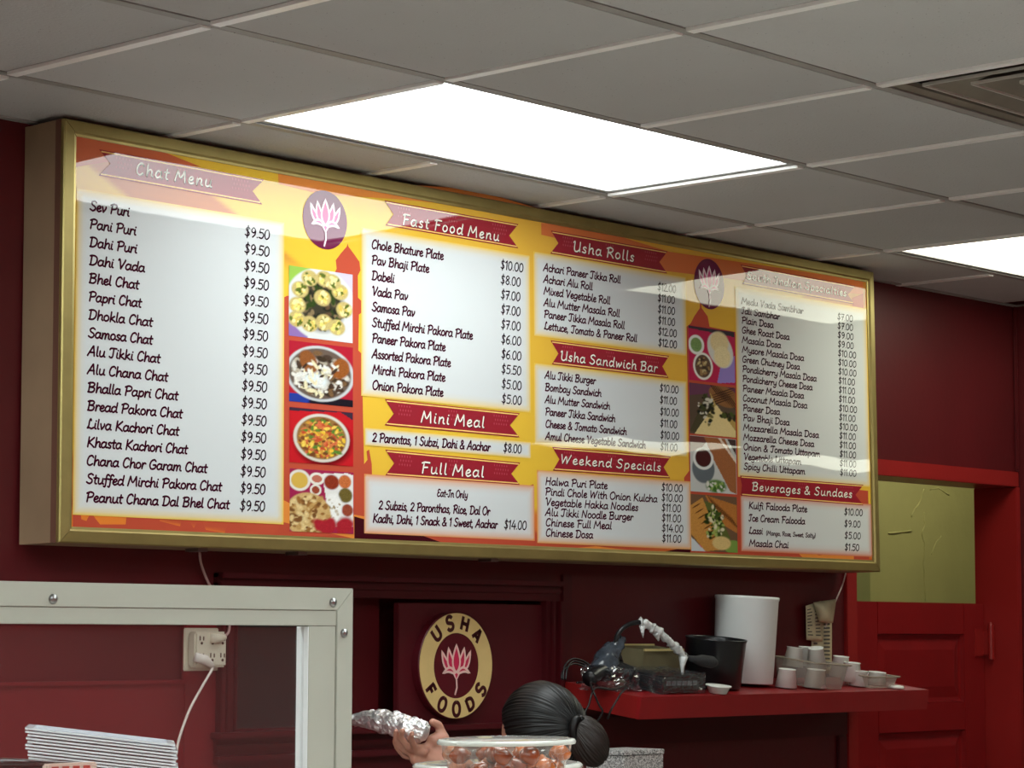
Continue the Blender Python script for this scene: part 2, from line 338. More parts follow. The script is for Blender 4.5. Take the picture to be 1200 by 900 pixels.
# counter in front (top just below the picture)
ct = empty('service_counter', (-.8, -1.7, 0), 'pale service counter under the glass guard and food containers', 'counter')
cm = mat('counter_laminate', lin(205,200,190), .35, noise=.05)
MB().box(-2.4, 2.3, -.36, .42, 1.26, 1.30).build('countertop', cm, ct, bevel=.004)
MB().box(-2.35, 2.25, -.30, .36, 0, 1.26).build('base', cm, ct)
tb = empty('prep_table', (1.9, .02, 0), 'steel prep table by the back wall under the shelf', 'table')
MB().box(-.19, 1.2, -.26, .31, .96, 1.0).build('tabletop', steelM, tb, bevel=.003)
for a in (-.15, 1.13):
    for b in (-.22, .25): MB().tube([(a, b, 0), (a, b, .965)], .02, 10).build('leg', steelM, tb)
# ================= MENU BOARD =================
BX0, BX1, BZ0, BZ1, BY = .3025, 3.3229, Z0+.1896, Z0+1.0900, .2066
def homog():
    src = [(76,138),(1027,320),(1029,669),(70,637)]; dst = [(BX0,BZ1),(BX1,BZ1),(BX1,BZ0),(BX0,BZ0)]
    A = []; b = []
    for (x, y), (u, v) in zip(src, dst):
        A.append([x,y,1,0,0,0,-u*x,-u*y]); b.append(u); A.append([0,0,0,x,y,1,-v*x,-v*y]); b.append(v)
    return np.append(np.linalg.solve(np.array(A), np.array(b)), 1).reshape(3, 3)
HM = homog()
def bh(px, py):                     # a place on the printed face read off the photo -> metres on the face
    r = HM@np.array([px, py, 1]); return r[0]/r[2], r[1]/r[2]
bd = empty('menu_board', (BX0, BY-.45*.013, BZ0), 'long gold framed yellow and red restaurant menu board hung under the ceiling', 'menu board', None, (-.013, 0, 0))
def bp(mb, name, m, parent=None, **k):
    mb.v = [(a-BX0, b-BY, c-BZ0) for a, b, c in mb.v]; return mb.build(name, m, parent or bd, **k)
# casing of sheet metal
side = MB().box(BX0, BX0+.002, BY+.03, YW-.007, BZ0, BZ1); bp(side, 'side_panel', tanM)
bp(MB().box(BX0-.001, BX0+.002, BY+.012, BY+.03, BZ0, BZ1), 'side_trim', brownM)
bp(MB().box(BX1-.002, BX1, BY+.03, YW-.007, BZ0, BZ1), 'side_panel', tanM)
bp(MB().box(BX0+.002, BX1-.002, BY+.02, YW-.007, BZ1-.003, BZ1), 'top_panel', tanM); bp(MB().box(BX0+.002, BX1-.002, BY+.02, YW-.007, BZ0, BZ0+.003), 'bottom_panel', tanM)
FWD = .034
ax0, az0 = BX0+.034, BZ0+.034; ax1, az1 = BX1-.034, BZ1-.034
def frame_bar(p0, p1, q0, q1):      # outer edge p, inner edge q: a mitred bar with a sloped inner lip
    m = MB(); vs = []
    for (P, Q) in ((p0, q0), (p1, q1)):
        px, pz = P; qx, qz = Q; L = lambda t: (px+(qx-px)*t, pz+(qz-pz)*t)
        for t, y in ((0, BY+.02), (0, BY+.003), (.08, BY), (.72, BY-.002), (.84, BY+.003), (1, BY+.004), (1, BY+.02)):
            a = L(t); vs.append((a[0], y, a[1]))
    n = 7; m.add(vs, [(k, (k+1)%n, n+(k+1)%n, n+k) for k in range(n)]+[tuple(range(n)), tuple(range(2*n-1, n-1, -1))]); return m
e = .0008
bp(frame_bar((BX0+e, BZ1), (BX1-e, BZ1), (ax0+e, az1), (ax1-e, az1)), 'frame_rail', goldM); bp(frame_bar((BX0+e, BZ0), (BX1-e, BZ0), (ax0+e, az0), (ax1-e, az0)), 'frame_rail', goldM)
bp(frame_bar((BX0, BZ0+e), (BX0, BZ1-e), (ax0, az0+e), (ax0, az1-e)), 'frame_rail', goldM); bp(frame_bar((BX1, BZ0+e), (BX1, BZ1-e), (ax1, az0+e), (ax1, az1-e)), 'frame_rail', goldM)
PY = BY+.0065                       # the printed face
EM = .0
def pmat(name, rgb=None, attr=None, em=None, alpha=False):
    m, n, l, p = nodes(name); p.inputs['Roughness'].default_value = .6; p.inputs['Specular IOR Level'].default_value = .0
    p.inputs['Coat Weight'].default_value = 1; p.inputs['Coat Roughness'].default_value = .012; p.inputs['Coat IOR'].default_value = 1.5
    if rgb: p.inputs['Base Color'].default_value = (*rgb, 1); p.inputs['Emission Color'].default_value = (*rgb, 1)
    if attr:
        a = n.new('ShaderNodeVertexColor'); a.layer_name = attr; l.new(a.outputs['Color'], p.inputs['Base Color']); l.new(a.outputs['Color'], p.inputs['Emission Color'])
        if alpha: l.new(a.outputs['Alpha'], p.inputs['Alpha'])
    p.inputs['Emission Strength'].default_value = EM if em is None else em
    g = n.new('ShaderNodeNewGeometry'); t = n.new('ShaderNodeTexNoise'); t.inputs['Scale'].default_value = 2.6; t.inputs['Detail'].default_value = 1.5
    l.new(g.outputs['Position'], t.inputs['Vector']); b = n.new('ShaderNodeBump'); b.inputs['Strength'].default_value = 1; b.inputs['Distance'].default_value = .0016
    l.new(t.outputs[0], b.inputs['Height']); l.new(b.outputs[0], p.inputs['Coat Normal']); return m
def flat(polys, y, name, m, parent=bd):
    mb = MB()
    for P in polys: mb.add([(a, y, b) for a, b in P], [tuple(range(len(P)))])
    mb.v = [(a-BX0, b-BY, c-BZ0) for a, b, c in mb.v]
    me = bpy.data.meshes.new(name); me.from_pydata(mb.v, [], mb.f); me.materials.append(m); bm = bmesh.new(); bm.from_mesh(me)
    bmesh.ops.triangulate(bm, faces=[f for f in bm.faces if len(f.verts) > 4])
    for f in bm.faces:
        if f.normal.y > 0: f.normal_flip()
    bm.to_mesh(me); bm.free(); o = bpy.data.objects.new(name, me); COL.objects.link(o); o.parent = parent; return o
def grid_paint(name, x0, x1, z0, z1, nx, nz, fn, y, m, parent=bd):
    X = np.linspace(x0, x1, nx); Z = np.linspace(z0, z1, nz); gx, gz = np.meshgrid(X, Z); col = fn(gx, gz)     # (nz,nx,4)
    vs = np.stack([gx-BX0, np.full_like(gx, y-BY), gz-BZ0], -1).reshape(-1, 3)
    i = (np.arange(nz-1)[:, None]*nx+np.arange(nx-1)[None, :]).ravel(); fs = np.stack([i, i+1, i+nx+1, i+nx], -1)
    me = bpy.data.meshes.new(name); me.vertices.add(len(vs)); me.vertices.foreach_set('co', vs.ravel().astype('f'))
    me.loops.add(fs.size); me.loops.foreach_set('vertex_index', fs.ravel().astype('i')); me.polygons.add(len(fs)); me.polygons.foreach_set('loop_start', (np.arange(len(fs))*4).astype('i')); me.update(calc_edges=True)
    me.materials.append(m); a = me.color_attributes.new('Col', 'FLOAT_COLOR', 'POINT'); a.data.foreach_set('color', col.reshape(-1).astype('f'))
    o = bpy.data.objects.new(name, me); COL.objects.link(o); o.parent = parent; return o
L_ = lambda *c: np.array(lin(*c))
def mix(a, b, t): t = np.clip(t, 0, 1)[..., None]; return a*(1-t)+b*t
def sstep(a, b, x): t = np.clip((x-a)/(b-a), 0, 1); return t*t*(3-2*t)
W_, H_ = BX1-BX0, BZ1-BZ0
def bg(gx, gz):
    s = (gx-BX0)/W_; t = (gz-BZ0)/H_
    Y = L_(232,190,62); OR = L_(222,126,62); RD = L_(188,76,58); YO = L_(230,178,66)
    c = mix(Y[None, None]*np.ones(s.shape+(3,)), YO, .5+.5*np.sin(s*9+t*3))
    # rays of orange sweeping from the top corners
    for (x0, z0, sl, w, k, cc) in ((-.02, 1.06, -1.6, .10, .75, RD), (1.02, 1.08, 2.2, .12, .6, RD)):
        dd = (t-z0)-sl*(s-x0)+.02*np.sin(9*s+x0*5)
        c = mix(c, cc, k*(sstep(w, w-.02, np.abs(dd)))*(t > .70)*sstep(.70, .78, t))
    # bottom sunset band
    hb = .16+.05*np.sin(s*7+1)+.03*np.sin(s*17)
    c = mix(c, OR, sstep(hb+.015, hb-.015, t)); 
    for (ph, h0, k, cc) in ((0, .10, .9, RD), (2, .055, .8, L_(238,140,52)), (4, .02, .9, L_(170,48,40))):
        hh = h0+.03*np.sin(s*11+ph); c = mix(c, cc, k*sstep(hh+.008, hh-.008, t)*sstep(.0, .2, np.sin(s*5+ph)*.5+.5))
    return np.concatenate([c, np.ones(s.shape+(1,))], -1)
face = grid_paint('printed_face', ax0, ax1, az0, az1, 420, 130, bg, PY, pmat('menu_print', attr='Col'))
# silhouettes
brick = pmat('print_brick_red', lin(190,80,58)); dkred = pmat('print_deep_red', lin(176,44,40)); orange = pmat('print_orange', lin(228,140,64)); dark = pmat('print_dark_brown', lin(66,18,26)); yel = pmat('print_yellow', lin(246,196,60))
def pp(*pts): return [bh(*p) for p in pts]
flat([pp((330,628),(329,372),(333,366),(333,352),(340,348),(397,348),(397,320),(399,316),(398,306),(404,298),(411,290),(412,286),(413,290),(419,298),(426,308),(427,318),(424,324),(424,350),(428,354),(430,366),(425,370),(424,412),(428,416),(430,545),(434,540),(433,530),(436,528),(439,545),(440,600),(620,612),(622,570),(628,568),(630,642),(415,630))], PY-.0003, 'dome_silhouette', brick)
flat([pp((805,650),(804,560),(810,552),(809,384),(814,380),(818,372),(825,362),(825,352),(826,352),(827,362),(834,372),(836,384),(866,390),(867,470),(872,560),(1018,575),(1018,662),(870,656))], PY-.0003, 'dome_silhouette', brick)
flat([pp((88,628),(88,598),(91,594),(93,588),(96,592),(98,610),(104,612),(107,606),(111,604),(115,610),(120,616),(150,616),(152,600),(190,602),(190,612),(214,618),(216,610),(221,606),(226,614),(230,620),(236,610),(240,610),(244,622),(266,626),(270,616),(278,610),(286,616),(292,626),(320,628),(331,620),(331,634))], PY-.0003, 'skyline_silhouette', brick)
flat([pp((331,585),(345,592),(430,606),(520,636),(560,642),(500,640),(418,632),(331,612))], PY-.0005, 'sweep', orange)
flat([pp((418,606),(440,612),(480,622),(520,636),(548,643),(418,634))], PY-.0007, 'sweep', dark)
flat([pp((740,655),(770,648),(810,640),(810,658))], PY-.0007, 'sweep', dark)
flat([pp((642,645),(700,640),(745,645),(742,655),(642,650))], PY-.0005, 'sweep', orange)
flat([pp((930,642),(960,650),(985,646),(1000,650),(1000,656),(975,658),(940,652))], PY-.0005, 'sweep', orange)
flat([pp((90,158),(140,166),(190,176),(240,196),(200,192),(140,188),(90,196))], PY-.0003, 'sweep', pmat('print_rust', lin(206,104,66)))
flat([pp((330,196),(400,200),(470,216),(560,222),(640,246),(600,246),(470,234),(380,228),(331,216))], PY-.0003, 'sweep', pmat('print_amber', lin(230,142,66)))
flat([pp((640,262),(700,268),(790,296),(900,312),(1016,330),(1016,346),(880,330),(780,318),(700,290),(640,276))], PY-.0003, 'sweep', pmat('print_amber_red', lin(222,122,66)))
flat([pp((1003,350),(1016,345),(1017,430),(1010,420),(1004,380))], PY-.0004, 'sweep', brick)
# ---- stroke lettering
GL = """A 5.4 0,0 3,9.6 3.4,10 3.4,10 4.6,0|1.3,3.5 4.5,3.6
B 5.4 1,0 1.3,10|0.2,9 3,10 4.5,8.6 3.6,6 1.5,5.4 1.5,5.4 4.2,4.8 4.7,2.4 3.4,0.2 0.6,0.2
C 4.8 4.4,8.2 3.4,9.9 1.6,8.8 0.7,5 1,1.5 2.6,0 4.4,1.6
D 5.6 1.2,0.2 1.4,10|0.2,9.2 3,9.8 5,7.6 4.8,2.8 3,0.2 0.6,0.2
E 4.6 4.2,9 2.6,10 1.2,8.4 1.8,5.8 3,5.4 3,5.4 1.2,4.6 0.7,2 2,0 4.2,1.2
F 4.8 1.2,0 1.6,9.6|0.3,9 2,9.9 5,9.7|1.4,5.2 4,5.4
G 5.4 4.6,8.4 3.4,10 1.4,8.4 0.6,4.6 1.4,0.8 3,0.2 4.6,1.6 4.8,4.6 4.8,4.6 3,4.4
H 5.8 1,0 1.4,10|4.6,0 5,10|1.2,5 4.8,5.2
I 3.8 0.4,8.4 1.4,9.8 3.6,9.8|2.4,9.8 2.2,2 1.3,0.1 0.2,1
J 4.8 0.3,8.4 1.2,9.8 5,9.8|3,9.8 2.8,2 1.8,0.1 0.5,1.2
K 5.6 1,0 1.3,10|4.8,9.8 1.4,4.6 1.4,4.6 3,3 5.4,0
L 4.8 2.6,8.4 2.2,10 1.5,8 1.3,3 0.5,0.6 0.5,0.6 2,0.9 3.4,0.1 4.8,1.4
M 7.2 0.4,0 1.6,9.8 1.6,9.8 3.6,3.5 5.8,9.8 5.8,9.8 6.6,0
N 5.8 0.6,0 1.2,9.6 1.2,9.6 4.4,0.4 4.4,0.4 5,10
O 5.8 3,10 1,8 0.5,4 1.6,0.6 3.4,0.2 5.2,3 5.2,7 3.8,9.8 2.6,10
P 5 1,0 1.4,9.6|0.2,8.6 2.6,10 4.7,8.6 4.2,5.4 1.4,4.4
R 5.4 1,0 1.4,9.6|0.2,8.6 2.6,10 4.6,8.4 3.8,5.6 1.4,5 1.4,5 3.4,3.4 5.2,0
S 4.8 4.4,8.8 3,10 1.2,8.6 1.6,6.2 3.8,4.2 4,1.6 2.4,0 0.4,1.4
T 4.8 0.3,8.4 1.2,9.8 5,9.8|3,9.8 2.8,2 1.8,0.1 0.5,1.2
U 5.6 0.3,8.8 1.2,9.8 1.1,3 2,0.3 3.6,0.6 4.8,3 5,9.8|4.9,4 5.2,0.5
V 5.2 0.3,8.8 1.2,9.8 2.4,0.2 2.4,0.2 4.8,8.4 4.9,9.8
W 7.6 0.6,9.8 1.6,0.2 1.6,0.2 3.8,8 4.6,0.2 4.6,0.2 7.2,9.8
a 4.5 3.6,5.2 2,6 0.7,4 0.7,1.4 1.8,0.1 3.4,1.8 3.8,5.8 3.8,5.8 3.7,1.4 4.6,0.4
b 4.3 0.9,10 0.9,1 2.4,0.1 3.9,2 3.6,4.8 2.4,5.9 1,4.4
c 3.5 3.4,4.8 2.2,6 0.8,4.4 0.7,1.6 2,0.1 3.5,1.2
d 4.6 3.4,5.2 2,6 0.7,4 0.8,1.2 2,0.1 3.5,2|4.1,10 3.8,1.4 4.6,0.3
e 3.7 0.8,2.6 2.4,3.2 3.2,4.8 2.2,6 0.9,4.4 0.7,1.6 2,0 3.7,1.2
f 3 3.6,9 2.8,10 1.7,8.6 1.6,0 1.2,-2.4 0.3,-2|0.3,5.4 3,5.6
g 4.4 3.5,5.4 2,6 0.7,4 0.8,1.6 2,0.5 3.4,2.2|3.8,5.8 3.6,-1 2.4,-3 0.6,-2
h 4.5 1,10 0.9,0 0.9,0 1.4,4 2.6,5.8 3.7,5 3.7,1.2 4.5,0.3
i 2 1,5.8 0.9,1.2 1.8,0.3|1.2,8.2 1.35,8.3
j 2.2 1.3,5.8 1.2,-1.4 0.2,-3|1.5,8.2 1.65,8.3
k 4.2 1,10 0.9,0|3.4,5.8 1.1,2.8 1.1,2.8 3,1.4 4.2,0
l 2 1,10 0.9,1.4 1.8,0.3
m 6.4 0.9,5.8 0.8,0 0.8,0 1.3,4.4 2.3,5.8 3.1,4.8 3,0 3,0 3.5,4.4 4.6,5.8 5.4,4.8 5.4,1.2 6.3,0.3
n 4.5 0.9,5.8 0.8,0 0.8,0 1.3,4.2 2.6,5.8 3.6,4.8 3.6,1.2 4.5,0.3
o 4.1 2.2,6 0.8,4.6 0.7,1.6 2,0.1 3.5,1.6 3.5,4.4 2.2,6
p 4.3 1,5.8 0.8,-3|1,4.2 2.4,5.9 3.8,4.6 3.6,1.6 2.2,0.2 0.9,1.2
r 3.1 0.9,5.8 0.8,0 0.8,0 1.2,4 2.2,5.8 3.2,5.2
s 3.2 2.9,5.2 2,6 0.9,4.8 1.5,3.4 2.7,2.2 2.3,0.2 0.4,0.8
t 2.9 1.6,8.6 1.4,1.2 2.6,0.2|0.3,5.8 2.9,6
u 4.5 0.9,5.8 0.9,1.4 2,0.1 3.4,1.6 3.8,5.8 3.8,5.8 3.7,1.2 4.6,0.3
v 3.9 0.7,5.8 1.7,0.1 1.7,0.1 3.2,3.6 3.3,5.8
w 5.5 0.8,5.8 1.4,0.2 1.4,0.2 2.9,4.6 3.4,0.2 3.4,0.2 5,4 5,5.8
x 4 0.6,5.8 3.4,0.2|3.4,5.8 0.5,0.2
y 4.3 0.9,5.8 1,2 2.2,0.8 3.6,2.4|3.9,5.8 3.6,-1 2.2,-3 0.6,-2
z 3.9 0.6,5.6 3.4,5.7 3.4,5.7 0.6,0.4 0.6,0.4 3.8,0.6
0 4.8 2.6,9.6 0.9,7.4 0.8,2.4 2.2,0.1 4,2.4 4,7.4 2.6,9.6
1 2.7 0.4,7.6 1.8,9.8 1.8,9.8 1.6,0
2 4.6 0.6,7.6 2,9.6 3.8,8 3,4.6 0.6,0.3 0.6,0.3 4.4,0.4
4 4.8 2.8,9.8 0.5,3 0.5,3 4.6,3.2|3.6,6 3.4,0
5 4.6 4.2,9.5 1.4,9.5 1.4,9.5 1,5.6 1,5.6 3,6 4.2,3.6 3,0.4 0.6,0.8
6 4.6 3.6,9.6 1.4,7 0.7,2.6 2.2,0.1 3.9,1.8 3.4,4.8 1.8,5 0.9,3.4
7 4.2 0.4,9 3.9,9.4 3.9,9.4 1.6,0|1,5 3.4,5.2
8 4.6 2.4,5.2 0.9,7.4 2.4,9.7 3.9,7.6 2.4,5.2 0.7,2.6 2.4,0.1 4.1,2.6 2.4,5.2
9 4.6 3.8,7.6 2.4,9.6 0.9,7.6 1.2,5.2 2.8,4.8 3.9,7.2 3.6,3 1.8,0.1
$ 4.8 4,8 2.8,9.2 1.3,8 1.6,6 3.4,4.2 3.6,2 2.2,0.6 0.6,1.8|2.6,11 2.3,-1.2
& 5.6 4.8,3.6 3.4,0.4 1.2,0.3 0.6,2.4 2.6,5.4 3.4,8 2.4,9.8 1.3,8 2.4,5.2 5,0
. 1.7 0.8,0.4 0.95,0.4
, 1.9 1,0.5 0.5,-1.6
- 3.2 0.5,3.6 2.6,3.8
( 2.4 1.8,10.5 0.7,6 1.6,-1.5
) 2.4 0.6,10.5 1.7,6 0.8,-1.5"""
GLY = {}
for ln in GL.split('\n'):
    ch, wd_, rest_ = ln.split(' ', 2); GLY[ch] = (float(wd_), [[tuple(map(float, p.split(','))) for p in s_.split()] for s_ in rest_.split('|')])
def smooth(pts, sub=4):
    segs = []; cur = [pts[0]]
    for p in pts[1:]:
        if p == cur[-1]: segs.append(cur); cur = [p]
        else: cur.append(p)
    segs.append(cur); out = []
    for s_ in segs:
        if len(s_) < 2: continue
        if len(s_) == 2: out.append(s_); continue
        q = []
        cl = s_[0] == s_[-1]
        for i in range(len(s_)-1):
            p0 = s_[i-1] if i else (s_[-2] if cl else s_[0]); p1 = s_[i]; p2 = s_[i+1]; p3 = s_[i+2] if i+2 < len(s_) else (s_[1] if cl else p2)
            for k in range(sub):
                t = k/sub; q.append(tuple(.5*((2*b)+(-a+c_)*t+(2*a-5*b+4*c_-d_)*t*t+(-a+3*b-3*c_+d_)*t**3) for a, b, c_, d_ in zip(p0, p1, p2, p3)))
        q.append(s_[-1]); out.append(q)
    return out
def ribbon(mb, pts, w, yv, cap=True):     # flat stroke in the x,z plane
    N = len(pts); L = []; R = []
    for i, p in enumerate(pts):
        a = pts[max(i-1, 0)]; b = pts[min(i+1, N-1)]; dx, dz = b[0]-a[0], b[1]-a[1]; l_ = math.hypot(dx, dz) or 1; nx, nz = -dz/l_*w/2, dx/l_*w/2
        L.append((p[0]+nx, yv, p[1]+nz)); R.append((p[0]-nx, yv, p[1]-nz))
    mb.add(L+R, [(i, i+1, N+i+1, N+i) for i in range(N-1)])
    if cap:
        for p in (pts[0], pts[-1]): mb.add([(p[0]+math.cos(k*math.pi/3+.3)*w/2, yv, p[1]+math.sin(k*math.pi/3+.3)*w/2) for k in range(6)], [tuple(range(6))])
def twidth(s, sp=0): return sum(2.6 if c_ == ' ' else GLY[c_][0]+sp for c_ in s)
def text_mb(s, x0, z0, x1, cap, wt=1.15, slant=.16, sp=0, dx=0, dz=0, yv=0, xh=None):
    mb = MB(); k = (x1-x0)/twidth(s, sp); ks = cap/10; x = x0
    for c_ in s:
        if c_ == ' ': x += 2.6*k; continue
        wg, strokes = GLY[c_]
        for s_ in strokes:
            for q in smooth(s_): ribbon(mb, [(x+dx+a*k+b*ks*slant, z0+dz+b*ks) for a, b in q], wt*ks, yv)
        x += (wg+sp)*k
    return mb
inkM = pmat('print_maroon_ink', lin(64,8,34)); blackInk = pmat('print_black_ink', lin(34,10,26)); cream = pmat('print_cream', lin(250,244,232)); shadowInk = pmat('print_dark_ink', lin(24,6,14))
def put(mb, name, m, parent): 
    mb.v = [(a-BX0, b-BY, c-BZ0) for a, b, c in mb.v]
    o = mb.build(name, m, parent)
    return o
def text_px(s, px0, py0, px1, cap_px, name, m, parent, yv, wt=2.0, slant=.16, sp=0, dx=0, dz=0):
    x0, z0 = bh(px0, py0); zc = bh(px0, py0-cap_px)[1]; x1 = bh(px1, py0+(743-py0)*(px1-px0)/(3290-px0))[0]
    return put(text_mb(s, x0, z0, x1-.12*(zc-z0), zc-z0, wt, slant, sp, dx, dz, yv), name, m, parent)
# white list panels with a soft glowing edge
panM = pmat('print_white_panel', attr='Col')
def panel(tl, tr, bl, br, name='list_panel', glow=(236,198,84)):
    P = [bh(*p) for p in (tl, tr, bl, br)]; x0 = (P[0][0]+P[2][0])/2; x1 = (P[1][0]+P[3][0])/2; z1 = (P[0][1]+P[1][1])/2; z0 = (P[2][1]+P[3][1])/2; m_ = min(.028, (z1-z0)*.5)
    xs = [x0-m_*.38, x0-m_*.1, x0+m_*.3, x0+m_*.7]; xs = xs+[x0+x1-a for a in xs[::-1]]; zs = [z0-m_*.38, z0-m_*.1, z0+m_*.3, z0+m_*.7]; zs = zs+[z0+z1-a for a in zs[::-1]]
    al = [0, .5, .9, 1, 1, .9, .5, 0]; wh = np.array(lin(214,219,220)); gl_ = np.array(lin(*glow)); vs = [(a-BX0, PY-.0009-BY, b-BZ0) for b in zs for a in xs]
    fs = [(j*8+i, j*8+i+1, j*8+i+9, j*8+i+8) for j in range(7) for i in range(7)]
    me = bpy.data.meshes.new(name); me.from_pydata(vs, [], fs); me.materials.append(panM); a_ = me.color_attributes.new('Col', 'FLOAT_COLOR', 'POINT')
    a_.data.foreach_set('color', np.array([[*(gl_+(wh-gl_)*min(al[i], al[j])), 1] for j in range(8) for i in range(8)], 'f').ravel())
    o = bpy.data.objects.new(name, me); COL.objects.link(o); o.parent = bd; return o
def rows(par, items, ya, yb_, xs, cap, pr, px0, pya, pyb, pw):
    n = len(items)
    for i, (s, xe) in enumerate(items):
        y = ya+(yb_-ya)*i/(n-1) if n > 1 else ya
        text_px(s, xs, y, xe, cap, 'item_name', inkM, par, PY-.0013)
    for i, p in enumerate(pr):
        y = pya+(pyb-pya)*i/(len(pr)-1) if len(pr) > 1 else pya
        text_px(p, px0, y, px0+pw*twidth(p)/twidth('$10.00'), cap, 'price', blackInk, par, PY-.0013, wt=1.45, slant=.1)
p1 = panel((97.5,226),(334.5,268),(91.5,600),(330,609))
# the first column drifts left as it goes down, so place each row by itself
C1 = [('Sev Puri',155),('Pani Puri',163),('Dahi Puri',164),('Dahi Vada',173),('Bhel Chat',166),('Papri Chat',169),('Dhokla Chat',182),('Samosa Chat',182),('Alu Tikki Chat',191),('Alu Chana Chat',200),('Bhalla Papri Chat',212),('Bread Pakora Chat',217),('Lilva Kachori Chat',213),('Khasta Kachori Chat',223),('Chana Chor Garam Chat',246),('Stuffed Mirchi Pakora Chat',263),('Peanut Chana Dal Bhel Chat',272)]
for i, (s, xe) in enumerate(C1):
    text_px(s, 107-.28*i, 247+21.4*i, xe, 11.5, 'item_name', inkM, p1, PY-.0013, wt=2.1)
    text_px('$9.50', 290-.42*i, 277.5+20.1*i, 321-.42*i, 12, 'price', blackInk, p1, PY-.0013, wt=1.5, slant=.1)
p2 = panel((432,274),(622.5,304),(430.5,460.5),(622.5,479.4))
rows(p2, [('Chole Bhature Plate',525),('Pav Bhaji Plate',508),('Dabeli',467),('Vada Pav',483),('Samosa Pav',491),('Stuffed Mirchi Pakora Plate',558.6),('Paneer Pakora Plate',526.5),('Assorted Pakora Plate',532.5),('Mirchi Pakora Plate',526),('Onion Pakora Plate',523.5)], 292, 457.5, 439.5, 10.6, ['$10.00','$8.00','$7.00','$7.00','$7.00','$6.00','$6.00','$5.50','$5.00','$5.00'], 591, 316, 473.4, 28)
p2b = panel((433.5,506),(623.4,521),(432,521),(623.4,535)); rows(p2b, [('2 Parontas, 1 Subzi, Dahi & Aachar', 578)], 518.6, 518.6, 439, 10.4, ['$8.00'], 592.5, 530.6, 530.6, 25.5)
p2c = panel((433.5,562.5),(625.5,573.6),(433.5,620.5),(625.5,629), glow=(226,150,90))
for s, a, b, c_, k in (('Eat-In Only', 514.5, 582.5, 551, 8.5), ('2 Subzis, 2 Paronthas, Rice, Dal Or', 446, 597.5, 577, 10), ('Kadhi, Dahi, 1 Snack & 1 Sweet, Aachar', 439, 612.8, 585.6, 10)): text_px(s, a, b, c_, k, 'item_name', inkM, p2c, PY-.0013)
text_px('$14.00', 592.5, 620, 620, 10.5, 'price', blackInk, p2c, PY-.0013, wt=1.45, slant=.1)
p3 = panel((633,303),(806,328),(634,393),(806,411))
rows(p3, [('Achari Paneer Tikka Roll',732.4),('Achari Alu Roll',699.6),('Mixed Vegetable Roll',720),('Alu Mutter Masala Roll',731),('Paneer Tikka Masala Roll',736.6),('Lettuce, Tomato & Paneer Roll',751)], 318.4, 387, 641.6, 9, ['$12.00','$11.00','$11.00','$11.00','$12.00','$12.00'], 775, 341, 406.5, 23)
p3b = panel((633.5,433),(806,451),(632.6,517),(804.5,530.5))
rows(p3b, [('Alu Tikki Burger',702),('Bombay Sandwich',708.5),('Alu Mutter Sandwich',718.4),('Paneer Tikka Sandwich',724.4),('Cheese & Tomato Sandwich',737.6),('Amul Cheese Vegetable Sandwich',759.5)], 444.5, 516, 642, 8.8, ['$10.00','$11.00','$10.00','$11.00','$10.00','$11.00'], 776, 459.6, 528, 23)
p3c = panel((635,557.5),(809,568),(635,630),(807.5,640.5), glow=(228,160,84))
rows(p3c, [('Halwa Puri Plate',714.5),('Pindi Chole With Onion Kulcha',772.4),('Vegetable Hakka Noodles',750),('Alu Tikki Noodle Burger',744),('Chinese Full Meal',719),('Chinese Dosa',697)], 568.7, 628.5, 641, 8.8, ['$10.00','$10.00','$11.00','$11.00','$14.00','$11.00'], 776.5, 575.3, 634.7, 26)
p4 = panel((868,344),(1018,364),(870,554),(1017,567))
rows(p4, [('Medu Vada Sambhar',945.7),('Idli Sambhar',918),('Plain Dosa',910.7),('Ghee Roast Dosa',929),('Masala Dosa',919),('Mysore Masala Dosa',945.7),('Green Chutney Dosa',940.7),('Pondicherry Masala Dosa',960),('Pondicherry Cheese Dosa',955),('Paneer Masala Dosa',945),('Coconut Masala Dosa',948.7),('Paneer Dosa',916.7),('Pav Bhaji Dosa',927.7),('Mozzarella Masala Dosa',961.7),('Mozzarella Cheese Dosa',956),('Onion & Tomato Uttapam',962.7),('Vegetable Uttapam',940.7),('Spicy Chilli Uttapam',945)], 357, 550.3, 873, 7.6,
     ['$7.00','$7.00','$9.00','$9.00','$10.00','$10.00','$10.00','$11.00','$11.00','$11.00','$10.00','$11.00','$10.00','$11.00','$11.00','$11.00','$11.00','$11.00'], 984.8, 375.2, 557, 22)
p4b = panel((872,586),(1019,593),(871.5,640.5),(1019,648), glow=(214,120,80))
rows(p4b, [('Kulfi Falooda Plate',946.7),('Ice Cream Falooda',944),('Lassi',894.7),('Masala Chai',924.5)], 595.8, 639.5, 878, 7.8, ['$10.00','$9.00','$5.00','$1.50'], 989, 603, 644, 22.5)
text_px('(Mango, Rose, Sweet, Salty)', 898, 626.6, 956, 5, 'item_note', inkM, p4b, PY-.0013)
